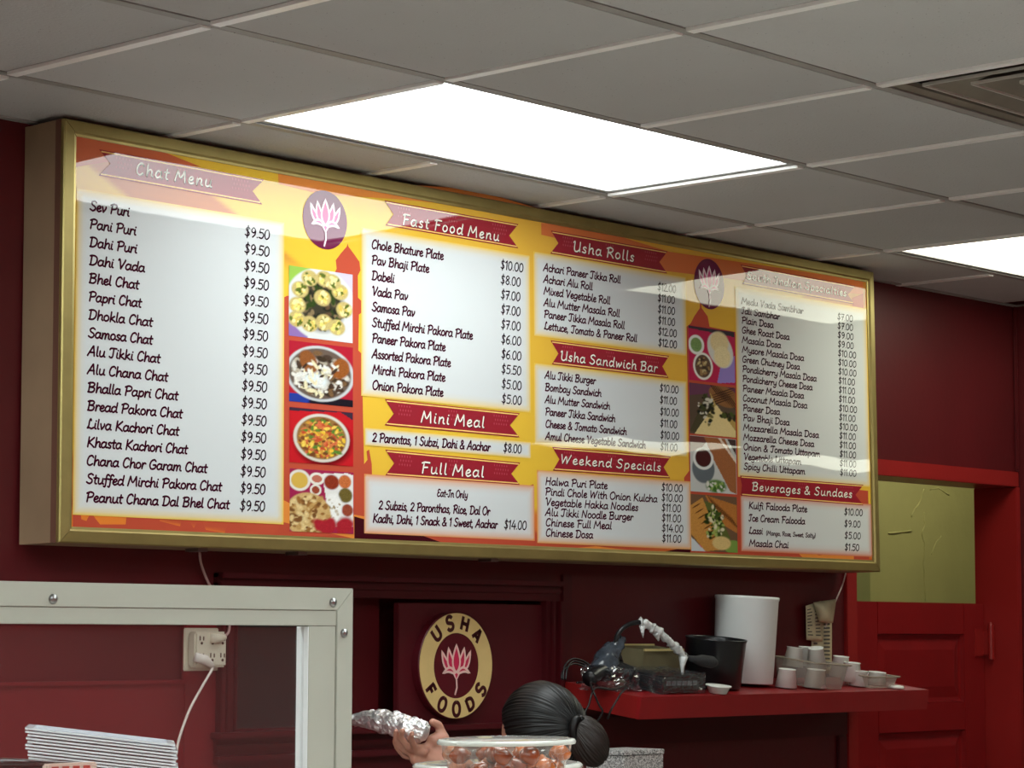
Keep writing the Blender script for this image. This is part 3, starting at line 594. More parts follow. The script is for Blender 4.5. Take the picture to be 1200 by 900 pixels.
# heading ribbons
ribM = pmat('print_ribbon_maroon', lin(152,38,50)); ribHi = pmat('print_ribbon_pattern', lin(178,66,80)); goldInk = pmat('print_gold_line', lin(250,206,120))
def heading(lt, lb, ln, rt_, rb, rn, s, tx0, ty0, tx1, cap, sp=.6):
    P = pp(lt, rt_, rn, rb, lb, ln)
    r = flat([P[:3]+P[3:]], PY-.0011, 'heading_ribbon', ribM)
    A, Bp, D, C_ = [Vector(p) for p in (P[0], P[1], P[4], P[3])]
    for (u_, w_, k) in ((A, Bp, -1), (D, C_, 1)):
        h = .0028; q = .004*k
        u2 = Vector((u_.x, u_.y+q)); w2 = Vector((w_.x, w_.y+q)); ins = .006
        flat([[(u2.x+ins, u2.y-h/2), (w2.x-ins, w2.y-h/2), (w2.x-ins, w2.y+h/2), (u2.x+ins, u2.y+h/2)]], PY-.0013, 'gold_line', goldInk, r)
    # diamond pattern at the middle and the tails
    dm = MB(); ln_ = (Bp-A).length; hh = (A-D).length
    for c0, c1 in ((.10, .2), (.46, .54), (.80, .92)):
        nx_ = int((c1-c0)*ln_/.009)
        for i in range(nx_):
            for j in range(int(hh*.6/.010)):
                cx_ = A.x+(Bp.x-A.x)*c0+.009*i+(.0045 if j % 2 else 0); f_ = (cx_-A.x)/(Bp.x-A.x); top = A.y+(Bp.y-A.y)*f_; cz_ = top-hh*.2-.010*j; e_ = .0022
                dm.add([(cx_-e_, PY-.0013, cz_), (cx_, PY-.0013, cz_-e_*1.6), (cx_+e_, PY-.0013, cz_), (cx_, PY-.0013, cz_+e_*1.6)], [(0,1,2,3)])
    tag(put(dm, 'ribbon_pattern', ribHi, r), kind='stuff')
    ty0 -= 1.8
    text_px(s, tx0, ty0, tx1, cap, 'lettering_shadow', shadowInk, r, PY-.0016, wt=1.5, sp=sp, dx=.0014, dz=-.0014)
    text_px(s, tx0, ty0, tx1, cap, 'lettering', cream, r, PY-.0019, wt=1.5, sp=sp)
heading((118.5,175),(118,206),(132,192),(313.5,211),(311.4,240.4),(300,224.5),'Chat Menu',161,206,254,14,1.2)
heading((455.4,235.5),(456.6,265),(466,252),(613,263.5),(612.6,292),(602,277),'Fast Food Menu',475.5,265.5,592,12.5,1.2)
heading((651,271),(650,298),(659.6,286),(787.6,295.6),(787,321.6),(778,308),'Usha Rolls',676,297,750,12,1)
heading((873,311),(875,334),(880,323.5),(1006.7,336),(1005,357.5),(998,346),'South Indian Specialties',879,329.5,997,9,.6)
heading((454.5,469),(454,499.5),(465,486),(612.6,485.4),(612,513.6),(601,499.5),'Mini Meal',496,497.5,573,13,1)
heading((454.5,528),(454.5,558),(465,544),(612.6,543),(612,569),(602,556),'Full Meal',495.6,557,572,13,1)
heading((649.4,400),(650.6,428),(658.4,415.5),(788,418),(787,444),(780,430.5),'Usha Sandwich Bar',660,425,775,11,.8)
heading((650,524.5),(650.6,552),(658.4,539),(788.6,535.5),(787.4,561),(780,548),'Weekend Specials',659,545.5,778,10.5,.8)
heading((869,557.5),(869.5,581),(871,569),(1012.5,568),(1012,592),(1003,579.8),'Beverages & Sundaes',882,576.5,1000,9.5,.8)
# lotus emblems
def leafp(bx, bz, tx, tz, w, bend=0, n=8):
    B_ = Vector((bx, bz)); T_ = Vector((tx, tz)); d = T_-B_; nrm = Vector((-d.y, d.x)).normalized(); L = []; R = []
    for i in range(n+1):
        t = i/n; c_ = B_+d*t+nrm*bend*math.sin(math.pi*t); h = w*math.sin(math.pi*min(1, t**.8))*(1-.25*t)
        L.append(c_+nrm*h); R.append(c_-nrm*h)
    return [(p.x, p.y) for p in L+R[::-1][1:-1]]
LOTUS = [leafp(-.12,-.26,-.66,.42,.13,.10), leafp(.12,-.26,.66,.42,.13,-.10), leafp(-.06,-.28,-.36,.52,.15,.07), leafp(.06,-.28,.36,.52,.15,-.07), leafp(0,-.28,0,.62,.19), leafp(-.04,-.30,-.62,-.30,.08,-.12), leafp(.04,-.30,.62,-.30,.08,.12), [(0,-.24),(-.11,-.33),(0,-.5),(.11,-.33)]]
def lotus(cx_, cz_, rx, rz, yv, fill, line, adder, stem=-1.0):
    a = MB(); b = MB()
    for k, P in enumerate(LOTUS):
        y_ = yv-.00012*k
        Q = [(cx_+x*rx, cz_+z*rz) for x, z in P]; c_ = (sum(q[0] for q in Q)/len(Q), sum(q[1] for q in Q)/len(Q))
        a.add([(c_[0], y_, c_[1])]+[(q[0], y_, q[1]) for q in Q], [(0, i+1, (i+1) % len(Q)+1) for i in range(len(Q))])
        ribbon(b, Q+[Q[0]], .075*min(rx, rz), y_-.00006, cap=False)
    ribbon(b, [(cx_, cz_-.5*rz), (cx_+.02*rx, cz_-.75*rz), (cx_-.06*rx, cz_+stem*rz)], .07*min(rx, rz), yv-.0012)
    adder(a, 'lotus', fill); adder(b, 'lotus_outline', line)
medM = pmat('print_medallion', lin(112,34,72)); pinkM = pmat('print_lotus_pink', lin(214,92,150)); whiteInk = pmat('print_white_line', lin(246,226,236))
for (px, py, hw, hh) in ((385.5,258.5,26,34.5),(836,334,17.6,29.5)):
    x_, z_ = bh(px, py); rx = (bh(px+hw, py+hw*.15)[0]-bh(px-hw, py-hw*.15)[0])/2; rz = (bh(px, py-hh)[1]-bh(px, py+hh)[1])/2
    r = flat([[(x_+rx*math.cos(2*math.pi*k/48), z_+rz*math.sin(2*math.pi*k/48)) for k in range(48)]], PY-.0011, 'medallion', medM)
    lotus(x_, z_+.08*rz, rx, rz, PY-.0014, pinkM, whiteInk, lambda mb, nm, m: put(mb, nm, m, r), -.98)
# printed food photographs
def canvas(n, m_, c): return np.ones((m_, n, 3))*np.array(lin(*c))
def cell(img, cx, cz, rx, rz, c, soft=.1, tex=0, ang=0):
    m_, n = img.shape[:2]; x = np.linspace(0, 1, n)[None, :]; z = np.linspace(0, 1, m_)[:, None]
    dx, dz = x-cx, z-cz; ca, sa = math.cos(ang), math.sin(ang); a = (dx*ca+dz*sa)/rx; b = (-dx*sa+dz*ca)/rz; d = np.sqrt(a*a+b*b)
    t = np.clip((1-d)/soft+.5, 0, 1); col = np.array(lin(*c))
    v = 1+tex*(RNG.rand(m_, n)-.5)*2
    img[:] = img*(1-t[..., None])+(col[None, None]*v[..., None])*t[..., None]
def poly(img, P, c, tex=0):
    m_, n = img.shape[:2]; x = np.linspace(0, 1, n)[None, :]*np.ones((m_, 1)); z = np.linspace(0, 1, m_)[:, None]*np.ones((1, n)); ins = np.zeros((m_, n), bool)
    for i in range(len(P)):
        (x0, z0), (x1, z1) = P[i], P[(i+1) % len(P)]
        if z0 == z1: continue
        cnd = ((z0 > z) != (z1 > z)) & (x < (x1-x0)*(z-z0)/(z1-z0)+x0); ins ^= cnd
    v = 1+tex*(RNG.rand(m_, n)-.5)*2; img[ins] = (np.array(lin(*c))[None, None]*v[..., None])[ins]
def scat(img, cx, cz, rx, rz, cols, n, r0, r1, asp=2):
    for _ in range(n):
        a = RNG.rand()*2*math.pi; q = math.sqrt(RNG.rand()); rr = r0+(r1-r0)*RNG.rand(); s_ = 1+(asp-1)*RNG.rand()
        cell(img, cx+rx*q*math.cos(a), cz+rz*q*math.sin(a), rr*s_, rr, cols[RNG.randint(len(cols))], .5, .15, RNG.rand()*3.14)
NX, NZ = 76, 84
def f_puri():
    im = canvas(NX, NZ, (222,224,226)); cell(im, .12, .93, .35, .3, (150,190,80)); cell(im, .9, .75, .3, .3, (205,196,214)); cell(im, .05, .05, .25, .2, (140,110,170)); cell(im, .5, .5, .55, .52, (214,216,214), .05); cell(im, .5, .48, .36, .36, (60,56,44), .3)
    scat(im, .5, .48, .34, .34, [(50,66,30),(90,70,50),(130,110,80),(40,40,32)], 70, .02, .05)
    for x, z in ((.32,.86),(.55,.88),(.17,.68),(.8,.72),(.13,.45),(.87,.47),(.52,.6),(.32,.2),(.75,.2),(.55,.25),(.12,.25),(.68,.85)):
        cell(im, x, z, .13, .115, (196,176,112), .2, .1); scat(im, x, z, .09, .08, [(232,214,120),(214,186,90),(90,104,40),(240,226,160)], 16, .012, .03)
    return im
def f_chaat():
    im = canvas(NX, NZ, (176,34,52)); cell(im, .1, .02, .4, .12, (40,60,150)); cell(im, .8, .02, .5, .1, (30,24,34)); cell(im, .48, .5, .54, .46, (200,204,206), .04); cell(im, .48, .5, .49, .42, (104,88,78), .06)
    scat(im, .48, .5, .42, .36, [(210,206,196),(74,58,48),(120,90,60),(180,170,150),(60,48,36),(230,226,214)], 150, .02, .05)
    cell(im, .3, .68, .13, .2, (140,84,44), .25, .15, .4); cell(im, .8, .62, .14, .18, (150,86,40), .25, .15, -.4); cell(im, .4, .38, .2, .12, (220,228,228), .4, .08)
    scat(im, .48, .4, .36, .3, [(230,220,180),(226,226,220),(70,50,40)], 60, .012, .03, 4); return im
def f_bhel():
    im = canvas(NX, NZ, (196,32,40)); poly(im, [(0,.93),(.8,.98),(1,.85),(1,1),(0,1)], (60,44,60)); cell(im, .52, .42, .46, .46, (120,18,24), .2); cell(im, .5, .48, .44, .44, (214,208,196), .04); cell(im, .5, .48, .39, .39, (150,110,60), .06)
    scat(im, .5, .48, .35, .35, [(232,190,60),(240,206,90),(196,80,50),(90,130,50),(206,150,60),(120,70,40),(214,110,70)], 260, .014, .034, 2.4); return im
def f_thali():
    im = canvas(NX, NZ, (160,40,80)); cell(im, .15, .82, .17, .17, (226,222,210), .08); cell(im, .15, .82, .13, .13, (214,176,80), .1); cell(im, .42, .86, .12, .1, (230,226,214), .1); cell(im, .42, .86, .08, .06, (190,110,90)); cell(im, .4, .68, .09, .09, (226,222,210), .1); cell(im, .4, .68, .06, .06, (150,70,50))
    poly(im, [(.5,.95),(.9,.98),(1,.95),(1,.12),(.7,.1),(.6,.3)], (228,226,222)); cell(im, .65, .82, .12, .12, (140,54,36), .2, .2); cell(im, .86, .84, .1, .11, (196,108,60), .2, .2); cell(im, .87, .62, .11, .12, (110,96,48), .2, .2); cell(im, .9, .38, .09, .1, (150,70,50), .2, .2)
    cell(im, .68, .42, .13, .22, (240,240,236), .3, .05); scat(im, .68, .42, .1, .18, [(200,190,170),(150,130,90)], 14, .008, .02)
    cell(im, .28, .27, .36, .36, (204,170,112), .06, .1); scat(im, .28, .27, .32, .32, [(150,104,54),(222,196,140),(120,80,44),(190,150,90)], 120, .014, .04); scat(im, .75, .1, .3, .08, [(170,40,50)], 10, .05, .1); return im
def f_dosa1():
    im = canvas(NX, NZ, (184,40,80)); poly(im, [(0,1),(1,1),(1,.9),(0,.95)], (60,50,60)); poly(im, [(.6,0),(1,.05),(1,.55),(.7,.4)], (150,130,200)); cell(im, .16, .66, .17, .18, (230,232,226), .06); cell(im, .16, .66, .12, .13, (120,150,90), .1, .2); cell(im, .3, .28, .21, .25, (232,230,222), .05); cell(im, .3, .28, .17, .21, (96,74,58), .06, .1)
    scat(im, .3, .28, .13, .16, [(150,120,80),(70,54,44),(190,170,120)], 30, .012, .03); cell(im, .68, .62, .26, .34, (214,212,206), .08, .03, .5); cell(im, .66, .76, .2, .2, (226,206,156), .2, .1, .3); cell(im, .72, .5, .18, .2, (232,216,168), .2, .1); return im
def f_toast(v=0):
    im = canvas(NX, NZ, (90,74,60)); poly(im, [(0,1),(1,1),(1,.6),(.3,.8),(0,.75)], (104,60,84)); cell(im, .75, .8, .34, .2, (140,96,56), .1, .1, -.3); 
    for k in range(7): cell(im, .5+.08*k, .95-.045*k, .25, .012, (66,40,30), .5, 0, -.9)
    for k in range(5): cell(im, .62+.03*k, .66+.06*k, .3, .011, (70,44,30), .5, 0, .4)
    poly(im, [(0,.05),(.38,.85),(.5,.3),(.3,0)], (76,70,48)); poly(im, [(.45,.85),(.6,.55),(1,.3),(1,.0),(.5,.1)], (180,150,84)); poly(im, [(.45,.5),(.58,.62),(1,.12),(1,0),(.1,0)], (226,204,146), .05); scat(im, .35, .5, .16, .3, [(60,66,36),(110,100,60),(200,196,180),(40,40,26)], 60, .014, .04); scat(im, .85, .4, .2, .06, [(74,84,40),(50,50,30)], 16, .02, .04); return im
def f_roll():
    im = canvas(NX, NZ, (196,198,196)); poly(im, [(0,1),(.45,1),(.2,.75),(0,.7)], (104,60,56)); poly(im, [(.3,1),(.75,1),(1,.55),(1,.0),(.85,.05),(.5,.6)], (156,98,60), .08); poly(im, [(.6,1),(.66,1),(1,.62),(1,.55)], (226,206,190)); poly(im, [(.8,1),(1,1),(1,.7)], (70,52,50)); cell(im, .28, .42, .24, .26, (96,104,110), .1); cell(im, .28, .6, .22, .2, (222,224,222), .06); cell(im, .28, .61, .17, .16, (70,30,30), .08); cell(im, .55, .12, .22, .12, (92,124,66), .3, .2); scat(im, .55, .12, .2, .1, [(60,96,40),(140,170,90),(210,210,200)], 26, .014, .035); return im
def f_grill():
    im = canvas(NX, NZ, (112,84,62)); cell(im, .9, .1, .2, .12, (120,150,70)); cell(im, .12, .04, .25, .08, (206,90,120)); poly(im, [(0,.8),(.25,.95),(.7,.05),(.3,0),(0,.3)], (196,140,70), .12); poly(im, [(.3,1),(1,.85),(1,.35),(.65,.5)], (180,116,56), .12)
    for k in range(8): cell(im, .12+.06*k, .8-.09*k, .1, .012, (96,58,30), .5, 0, .5)
    for k in range(8): cell(im, .45+.07*k, .88-.05*k, .16, .01, (90,54,30), .5, 0, -.9)
    poly(im, [(.28,.9),(.5,.85),(.85,.25),(.6,.15)], (92,100,50)); scat(im, .5, .5, .2, .3, [(60,80,34),(150,170,90),(214,206,170),(40,56,26)], 70, .014, .04); cell(im, .65, .16, .2, .12, (214,186,124), .2, .1); poly(im, [(0,.25),(.3,0),(0,0)], (200,206,210)); return im
phM = pmat('print_food_photo', attr='Col')
def photo(im, l, t, r_, b, lbl):
    x0, z1 = bh(l, t); x1, z0 = bh(r_, b)
    o = grid_paint('food_photo', x0, x1, z0, z1, NX, NZ, lambda gx, gz: np.concatenate([im, np.ones(im.shape[:2]+(1,))], -1), PY-.0011, phM); o['label'] = lbl
for fn, a, b, lb in ((f_puri, 312, 403.6, 'printed photo of filled round puris on a white plate'), (f_chaat, 400, 478.5, 'printed photo of samosa chaat with yoghurt'), (f_bhel, 478, 548, 'printed photo of a bowl of puffed rice mix on red'), (f_thali, 550, 626.5, 'printed photo of a full meal tray with flat bread')): photo(fn(), 342.6, a, 417, b, lb)
for fn, a, b, lb in ((f_dosa1, 382, 452.5, 'printed photo of two dips beside a pale pancake'), (f_toast, 449, 513.5, 'printed photo of grilled sandwich halves'), (f_roll, 510.5, 579.5, 'printed photo of a dosa roll and a dip cup'), (f_grill, 579, 647.3, 'printed photo of grilled sandwich wedges with greens')): photo(fn(), 811, a, 865, b, lb)
# clips under the board
for px in (233, 350, 575):
    p = at_y(px, 648 if px < 500 else 655, BY+.03); tag(MB().box(p.x-.014, p.x+.014, BY+.016, BY+.06, BZ0-.008, BZ0-.0005).build('clip', steelM), 'small steel clip under the board %s' % ({233: 'with the cord hanging from it', 350: 'above the case frame', 575: 'above the round sign'}[px]), 'clip', 'steel clips under the menu board')
# ================= THINGS ON AND BY THE WALL =================
# round sign
_q = at_y(534.5, 780, YW-.03); sx, sz = _q.x, _q.z; SR = .1335
sg = empty('round_sign', (sx, YW-.006, sz), 'round cream and maroon sign with a pink lotus reading USHA FOODS', 'sign')
SY = YW-.03
def sgp(mb, name, m, parent=None, **k):
    mb.v = [(a-sx, b-(YW-.006), c-sz) for a, b, c in mb.v]; return mb.build(name, m, parent or sg, **k)
TS = Matrix.Translation((sx, SY+.012, sz))@Matrix.Rotation(math.pi/2, 4, 'X')
sgp(MB().lathe([(0, -.0115), (SR, -.0115), (SR, .010), (SR-.002, .012), (0, .012)], 64, TS), 'disc', mat('sign_maroon', lin(84,12,24), .4))
sgp(MB().lathe([(.081, .0118), (.081, .0135), (SR-.003, .0135), (SR-.003, .0118)], 64, TS), 'ring', mat('sign_cream', lin(216,186,124), .45, noise=.04, nscale=20))
BK = {'U': [(0,10),(0,3),(1.2,.6),(3.2,0),(5.2,.6),(6.4,3),(6.4,10)], 'S': [(6,8.2),(4.6,9.8),(2,9.9),(.5,8.2),(.9,6),(3.2,5.1),(5.6,4.2),(6.2,2.2),(4.8,.3),(2,.1),(.2,1.9)], 'O': [(3.5,10),(1,8.6),(0,5),(1,1.4),(3.5,0),(6,1.4),(7,5),(6,8.6),(3.5,10)]}
def blk(ch):
    if ch in BK: return smooth(BK[ch], 4), 6.8
    if ch == 'H': return [[(0,0),(0,10)], [(6,0),(6,10)], [(0,5),(6,5)]], 6
    if ch == 'A': return [[(0,0),(3.3,10)], [(3.3,10),(6.6,0)], [(1.2,3.2),(5.4,3.2)]], 6.6
    if ch == 'F': return [[(0,0),(0,10)], [(0,9),(5.4,9)], [(0,5.1),(4.6,5.1)]], 5.4
    if ch == 'D': return [[(0,0),(0,10)], ]+smooth([(0,9.2),(2.6,9.2),(5.4,8),(6.2,5),(5.4,2),(2.6,.8),(0,.8)], 3), 6.2
black_m = mat('sign_letter', lin(62,10,18), .4)
for word, a0, da, inward in (('USHA', 132, -29, 1), ('FOODS', 214, 28, -1)):
    for i, ch in enumerate(word):
        a = math.radians(a0+da*i-(0 if inward > 0 else 0)); ls, wv = blk(ch); k = .0034; mb = MB(); R0 = .1075
        for s_ in ls:
            pts = []
            for (x, z) in s_:
                u_, w_ = (x-wv/2)*k, (z-5)*k
                if inward > 0: ex, ez = -math.sin(a)*-u_, 0
                er = (math.cos(a), math.sin(a)); et = (math.sin(a), -math.cos(a))
                if inward < 0: px_, pz_ = er[0]*(R0-w_)-et[0]*u_, er[1]*(R0-w_)-et[1]*u_
                else: px_, pz_ = er[0]*(R0+w_)+et[0]*u_, er[1]*(R0+w_)+et[1]*u_
                pts.append((sx+px_, sz+pz_))
            ribbon(mb, pts, .0098, SY+.012-.0137, cap=False)
        sgp(mb, 'letter', black_m)
def sga(mb, nm, m): return sgp(mb, nm, m)
lotus(sx, sz+.004, .078, .078, SY+.012-.0125, mat('sign_lotus_pink', lin(206,44,84), .4), mat('sign_lotus_line', lin(232,190,180), .4), sga, -.96)
# outlet adaptor with plugs and cords
ivory = mat('ivory_plastic', lin(214,206,186), .35)
oy = YW-.014; A0 = at_y(235, 761, oy); od = empty('outlet_adapter', (A0.x, oy, A0.z), 'ivory six-socket outlet adapter on the maroon wall', 'outlet')
W2 = .052; H2 = .040
MB().box(-W2, W2, -.006, 0, -H2-.008, H2+.008).build('wall_plate', ivory, od, bevel=.002)
MB().box(-W2+.008, W2-.002, -.034, -.006, -H2, H2).build('body', ivory, od, bevel=.005)
slot = mat('socket_slot', lin(50,40,36), .6)
for cx_ in (-.026, .006, .036):
    for cz_ in (.020, -.018):
        MB().box(cx_-.0065, cx_-.004, -.0352, -.033, cz_, cz_+.010).box(cx_+.004, cx_+.0065, -.0352, -.033, cz_, cz_+.009).tube([(cx_, -.0352, cz_-.006), (cx_, -.033, cz_-.006)], .0032, 8).build('socket', slot, od)
def W(px, py, y): return at_y(px, py, y)
def spl(P, n=5):
    return [Vector(q) for q in [tuple(.5*((2*b)+(-a+c_)*t+(2*a-5*b+4*c_-d_)*t*t+(-a+3*b-3*c_+d_)*t**3) for a, b, c_, d_ in zip(P[max(i-1,0)], P[i], P[i+1], P[min(i+2,len(P)-1)])) for i in range(len(P)-1) for t in [k/n for k in range(n)]]+[tuple(P[-1])]]
def cordobj(pts, r, name, m, label, cat, plug=None):
    o = MB().tube(spl(pts), r, 8).build(name, m, smooth=True); tag(o, label, cat)
    if plug: MB().tube([plug[0], plug[0]*.5+plug[1]*.5, plug[1]], [.008, .0135, .012], 10).build('plug', m, o, smooth=True)
    return o
wcord = mat('white_cord', lin(222,214,206), .4); gcord = mat('greyish_pink_cord', lin(176,140,136), .45)
f_ = YW-.052
pl = MB().box(-.002, .026, -.058, -.036, -.026, -.006); 
c1 = cordobj([W(250,779,f_), W(247,787,f_-.004), W(236,806,f_), W(222,832,f_), W(211,862,f_), W(206,885,f_), W(200,925,YW-.03), W(196,1000,YW-.02)], .0032, 'power_cord', wcord, 'white power cord running down from the outlet adapter to the floor side', 'cord')
MB().tube([W(229,770,YW-.05), W(240,773,YW-.055), W(246,778,YW-.056), W(250,782,f_)], [.011, .011, .008, .004], 10).build('plug', wcord, c1, smooth=True)
c2 = cordobj([W(234,648,BY+.05), W(236,662,YW-.03), W(246,686,YW-.012), W(262,706,YW-.03), W(268,726,YW-.03), W(268,740,YW-.04), W(262,747,YW-.05)], .0032, 'board_power_cord', gcord, 'thin pinkish cord hanging from the menu board down to the outlet adapter', 'cord')
MB().tube([W(247,748,YW-.05), W(257,748,YW-.055), W(264,747,YW-.05)], [.011, .010, .005], 10).build('plug', ivory, c2, smooth=True)
# the cord at the board's right end and the order slips
cordobj([W(991,672,BY+.05), W(987,686,YW-.02), W(979,705,YW-.03), W(972,722,YW-.02), W(966,738,YW-.01)], .0025, 'loose_cord', wcord, 'thin pale cord hanging from the lower right end of the menu board', 'cord')
papM = mat('yellowed_receipt_paper', lin(206,200,164), .7, noise=.1, nscale=30); inkP = mat('receipt_print', lin(90,90,84), .7)
def paper(name, pts, label, curl=.012, y0=YW-.012, lines=0):
    r = MB(); nx_, nz_ = 7, 10; vs = []
    (ax, ay), (bx_, by_), (cx_, cy_), (dx_, dy_) = pts
    for j in range(nz_):
        for i in range(nx_):
            s_, t = i/(nx_-1), j/(nz_-1); px = (ax*(1-s_)+bx_*s_)*(1-t)+(dx_*(1-s_)+cx_*s_)*t; py = (ay*(1-s_)+by_*s_)*(1-t)+(dy_*(1-s_)+cy_*s_)*t
            vs.append(at_y(px, py, y0-curl*math.sin(3.1*s_)*math.sin(2.6*t+.4)-.002*math.sin(9*t)))
    r.add(vs, [(j*nx_+i, j*nx_+i+1, (j+1)*nx_+i+1, (j+1)*nx_+i) for j in range(nz_-1) for i in range(nx_-1)])
    o = r.build(name, papM, smooth=True); tag(o, label, 'receipt', None)
    md = o.modifiers.new('thick', 'SOLIDIFY'); md.thickness = .0006; md.offset = 1
    if lines:
        g = MB()
        for k in range(lines):
            t = .12+.8*k/lines
            for (s0, s1) in ((.1, .1+.25*random.random()+.1), (.6, .9)):
                q = []
                for s_ in (s0, s1):
                    for tt in (t, t+.03):
                        px = (ax*(1-s_)+bx_*s_)*(1-tt)+(dx_*(1-s_)+cx_*s_)*tt; py = (ay*(1-s_)+by_*s_)*(1-tt)+(dy_*(1-s_)+cy_*s_)*tt
                        q.append(at_y(px, py, y0-curl*math.sin(3.1*s_)*math.sin(2.6*tt+.4)-.0045))
                g.add(q, [(0,1,3,2)])
        tag(g.build('print_lines', inkP, o), kind='stuff')
    return o
paper('order_slip', [(944,710),(962,704),(964,752),(945,750)], 'yellowed printed order slip taped to the wall, the left one', .006, YW-.016, 9)
paper('order_slip', [(953,706),(980,702),(976,730),(960,729)], 'yellowed order slip curling over the other slips at the wall corner', .03, YW-.03)
paper('order_slip', [(950,724),(975,722),(975,790),(952,788)], 'long order slip hanging lowest behind the foam cups', .004, YW-.007, 12)
# ================= SHELF (sagging towards the room) =================
SYF, SZF, TAN = .082, Z0-.157, .137; TH = math.atan(TAN)
shm = empty('wall_shelf', (2.06, SYF, SZF), 'bright red wall shelf below the menu board holding pots, cups and a bagged microphone', 'shelf', None, (TH, 0, 0))
SLEN = 3.392-2.06; SD = (YW-SYF)/math.cos(TH)
shelfF = mat('red_shelf_paint', lin(140,24,28), .35, noise=.08, nscale=8, bump=.1); 
MB().box(0.012, SLEN-.012, .012, SD-.014, -.02, -.0005).build('top_board', shelfF, shm)
MB().box(0, SLEN, -.0, .012, -.058, 0).build('front_board', shelfF, shm, bevel=.001)
MB().box(0, .012, .012, SD-.012, -.058, 0).build('end_board', trimM, shm, bevel=.001); MB().box(SLEN-.012, SLEN, .012, SD-.012, -.058, 0).build('end_board', shelfF, shm, bevel=.001)
MB().box(.01, SLEN-.01, SD-.03, SD-.013, -.06, -.02).build('wall_cleat', shelfF, shm)
def shelf_pt(px, y):                # x on the shelf below picture column px at depth y
    q = at_y(px, 800, y); return Vector((q.x, y, SZF+(y-SYF)*TAN))
def on_shelf(name, px, y, label, cat, group=None, rz=0, lift=.0006):
    p = shelf_pt(px, y); return empty(name, (p.x, p.y, p.z+lift), label, cat, group, (TH*.9, 0, rz))
# tall frosted tub
frost = mat('frosted_white_plastic', lin(226,230,228), .35, noise=.03, nscale=6, coat=.2); 
t = on_shelf('frosted_container', 871, .25, 'tall frosted white plastic cylinder at the middle of the shelf', 'container'); t.rotation_euler = (TH*.3, .03, 0)
MB().lathe([(0, .004), (.079, .004), (.081, .001), (.083, .004), (.0885, .232), (.0905, .236), (.0905, .243), (.087, .244), (.086, .238), (.081, .012), (0, .012)], 40, Matrix.Scale(1, 4)).build('body', frost, t, smooth=True)
MB().lathe([(0, .240), (.086, .240), (.086, .237), (0, .237)], 40).build('lid', frost, t, smooth=True)
# black pot
t = on_shelf('black_pot', 835, .205, 'black open cylindrical pot standing in front of the frosted tub', 'pot')
t.rotation_euler = (TH*.75, 0, 0)
potM = mat('black_enamel', lin(24,24,26), .28, noise=.1, nscale=8)
MB().lathe([(0, .001), (.072, .001), (.076, .004), (.0825, .126), (.0850, .130), (.0850, .134), (.0815, .134), (.080, .128), (.073, .010), (0, .010)], 40).build('body', potM, t, smooth=True)
MB().tube([(.083,-.01,.118),(.10,-.012,.116),(.104,-.012,.10),(.083,-.01,.095)], .004, 8).build('handle', potM, t, smooth=True)
# small white dip lid
t = on_shelf('dip_cup', 841, .1035, 'small white dip cup by the shelf edge in front of the black pot', 'cup')
MB().lathe([(0, .001), (.024, .001), (.031, .018), (.035, .019), (.035, .0225), (.030, .0215), (.0, .0215)], 28).build('cup', foamM, t, smooth=True)
# clear-bagged desk microphone with a gooseneck
bagM = clear('clear_plastic_bag', (.88,.9,.92), .6, .10, haze=.018, hazecol=(.75,.8,.85), bump=.3, bscale=30)
wrapM = mat('milky_plastic_wrap', lin(206,208,206), .3, noise=.25, nscale=60, bump=.9, bscale=90, coat=.4)
mic = on_shelf('desk_microphone', 778, .175, 'black desk microphone base with a gooseneck, wrapped in clear plastic', 'microphone')
def mp(px, py, y): return at_y(px, py, y)-mic.location
mic.rotation_euler = (0, 0, 0)
Rm = Matrix.Rotation(TH, 4, 'X')
MB().box(-.085, .080, -.062, .06, .004, .046, Rm).build('base', blackP, mic, bevel=.006)
bt = mat('grey_key', lin(120,124,128), .4)
for k in range(6): MB().box(-.07+.022*k, -.054+.022*k, -.0640, -.0615, .022, .034, Rm).build('button', bt, mic)
nk = spl([mp(728,776,.20), mp(722,752,.20), mp(728,738,.19), mp(742,730,.18), mp(757,731,.17), mp(775,744,.16), mp(792,760,.15), mp(808,772,.14)])
MB().tube(nk, .0065, 10).build('gooseneck', blackP, mic, smooth=True)
MB().tube([mp(806,771,.14), mp(815,773,.137), mp(822,774,.136), mp(834,776,.133), mp(839,777,.132)], [.007, .010, .016, .0165, .009], 16).build('mic_head', mat('foam_black', lin(44,44,46), .8, bump=.6, bscale=200), mic, smooth=True)
def crumple(mb, amp, sc, seed=0):
    from mathutils import noise
    mb.v = [tuple(Vector(v)+noise.noise_vector(Vector(v)*sc+Vector((seed, 0, 0)))*amp+noise.noise_vector(Vector(v)*sc*2.3)*amp*.5) for v in mb.v]; return mb
wr = MB().tube(spl([mp(748,729,.18), mp(757,731,.17), mp(768,738,.162), mp(780,748,.155), mp(792,759,.15), mp(803,769,.143)], 8), [random.uniform(.007, .0135) for k in range(41)], 14)
for P in ([mp(752,733,.175), mp(754,748,.172)], [mp(801,770,.14), mp(800,780,.138), mp(799,790,.136)], [mp(770,742,.16), mp(772,752,.158)]):
    wr.tube(P, [.011]+[.006]*(len(P)-2)+[.002], 8)
crumple(wr, .006, 60).build('plastic_wrap', wrapM, mic, smooth=True)
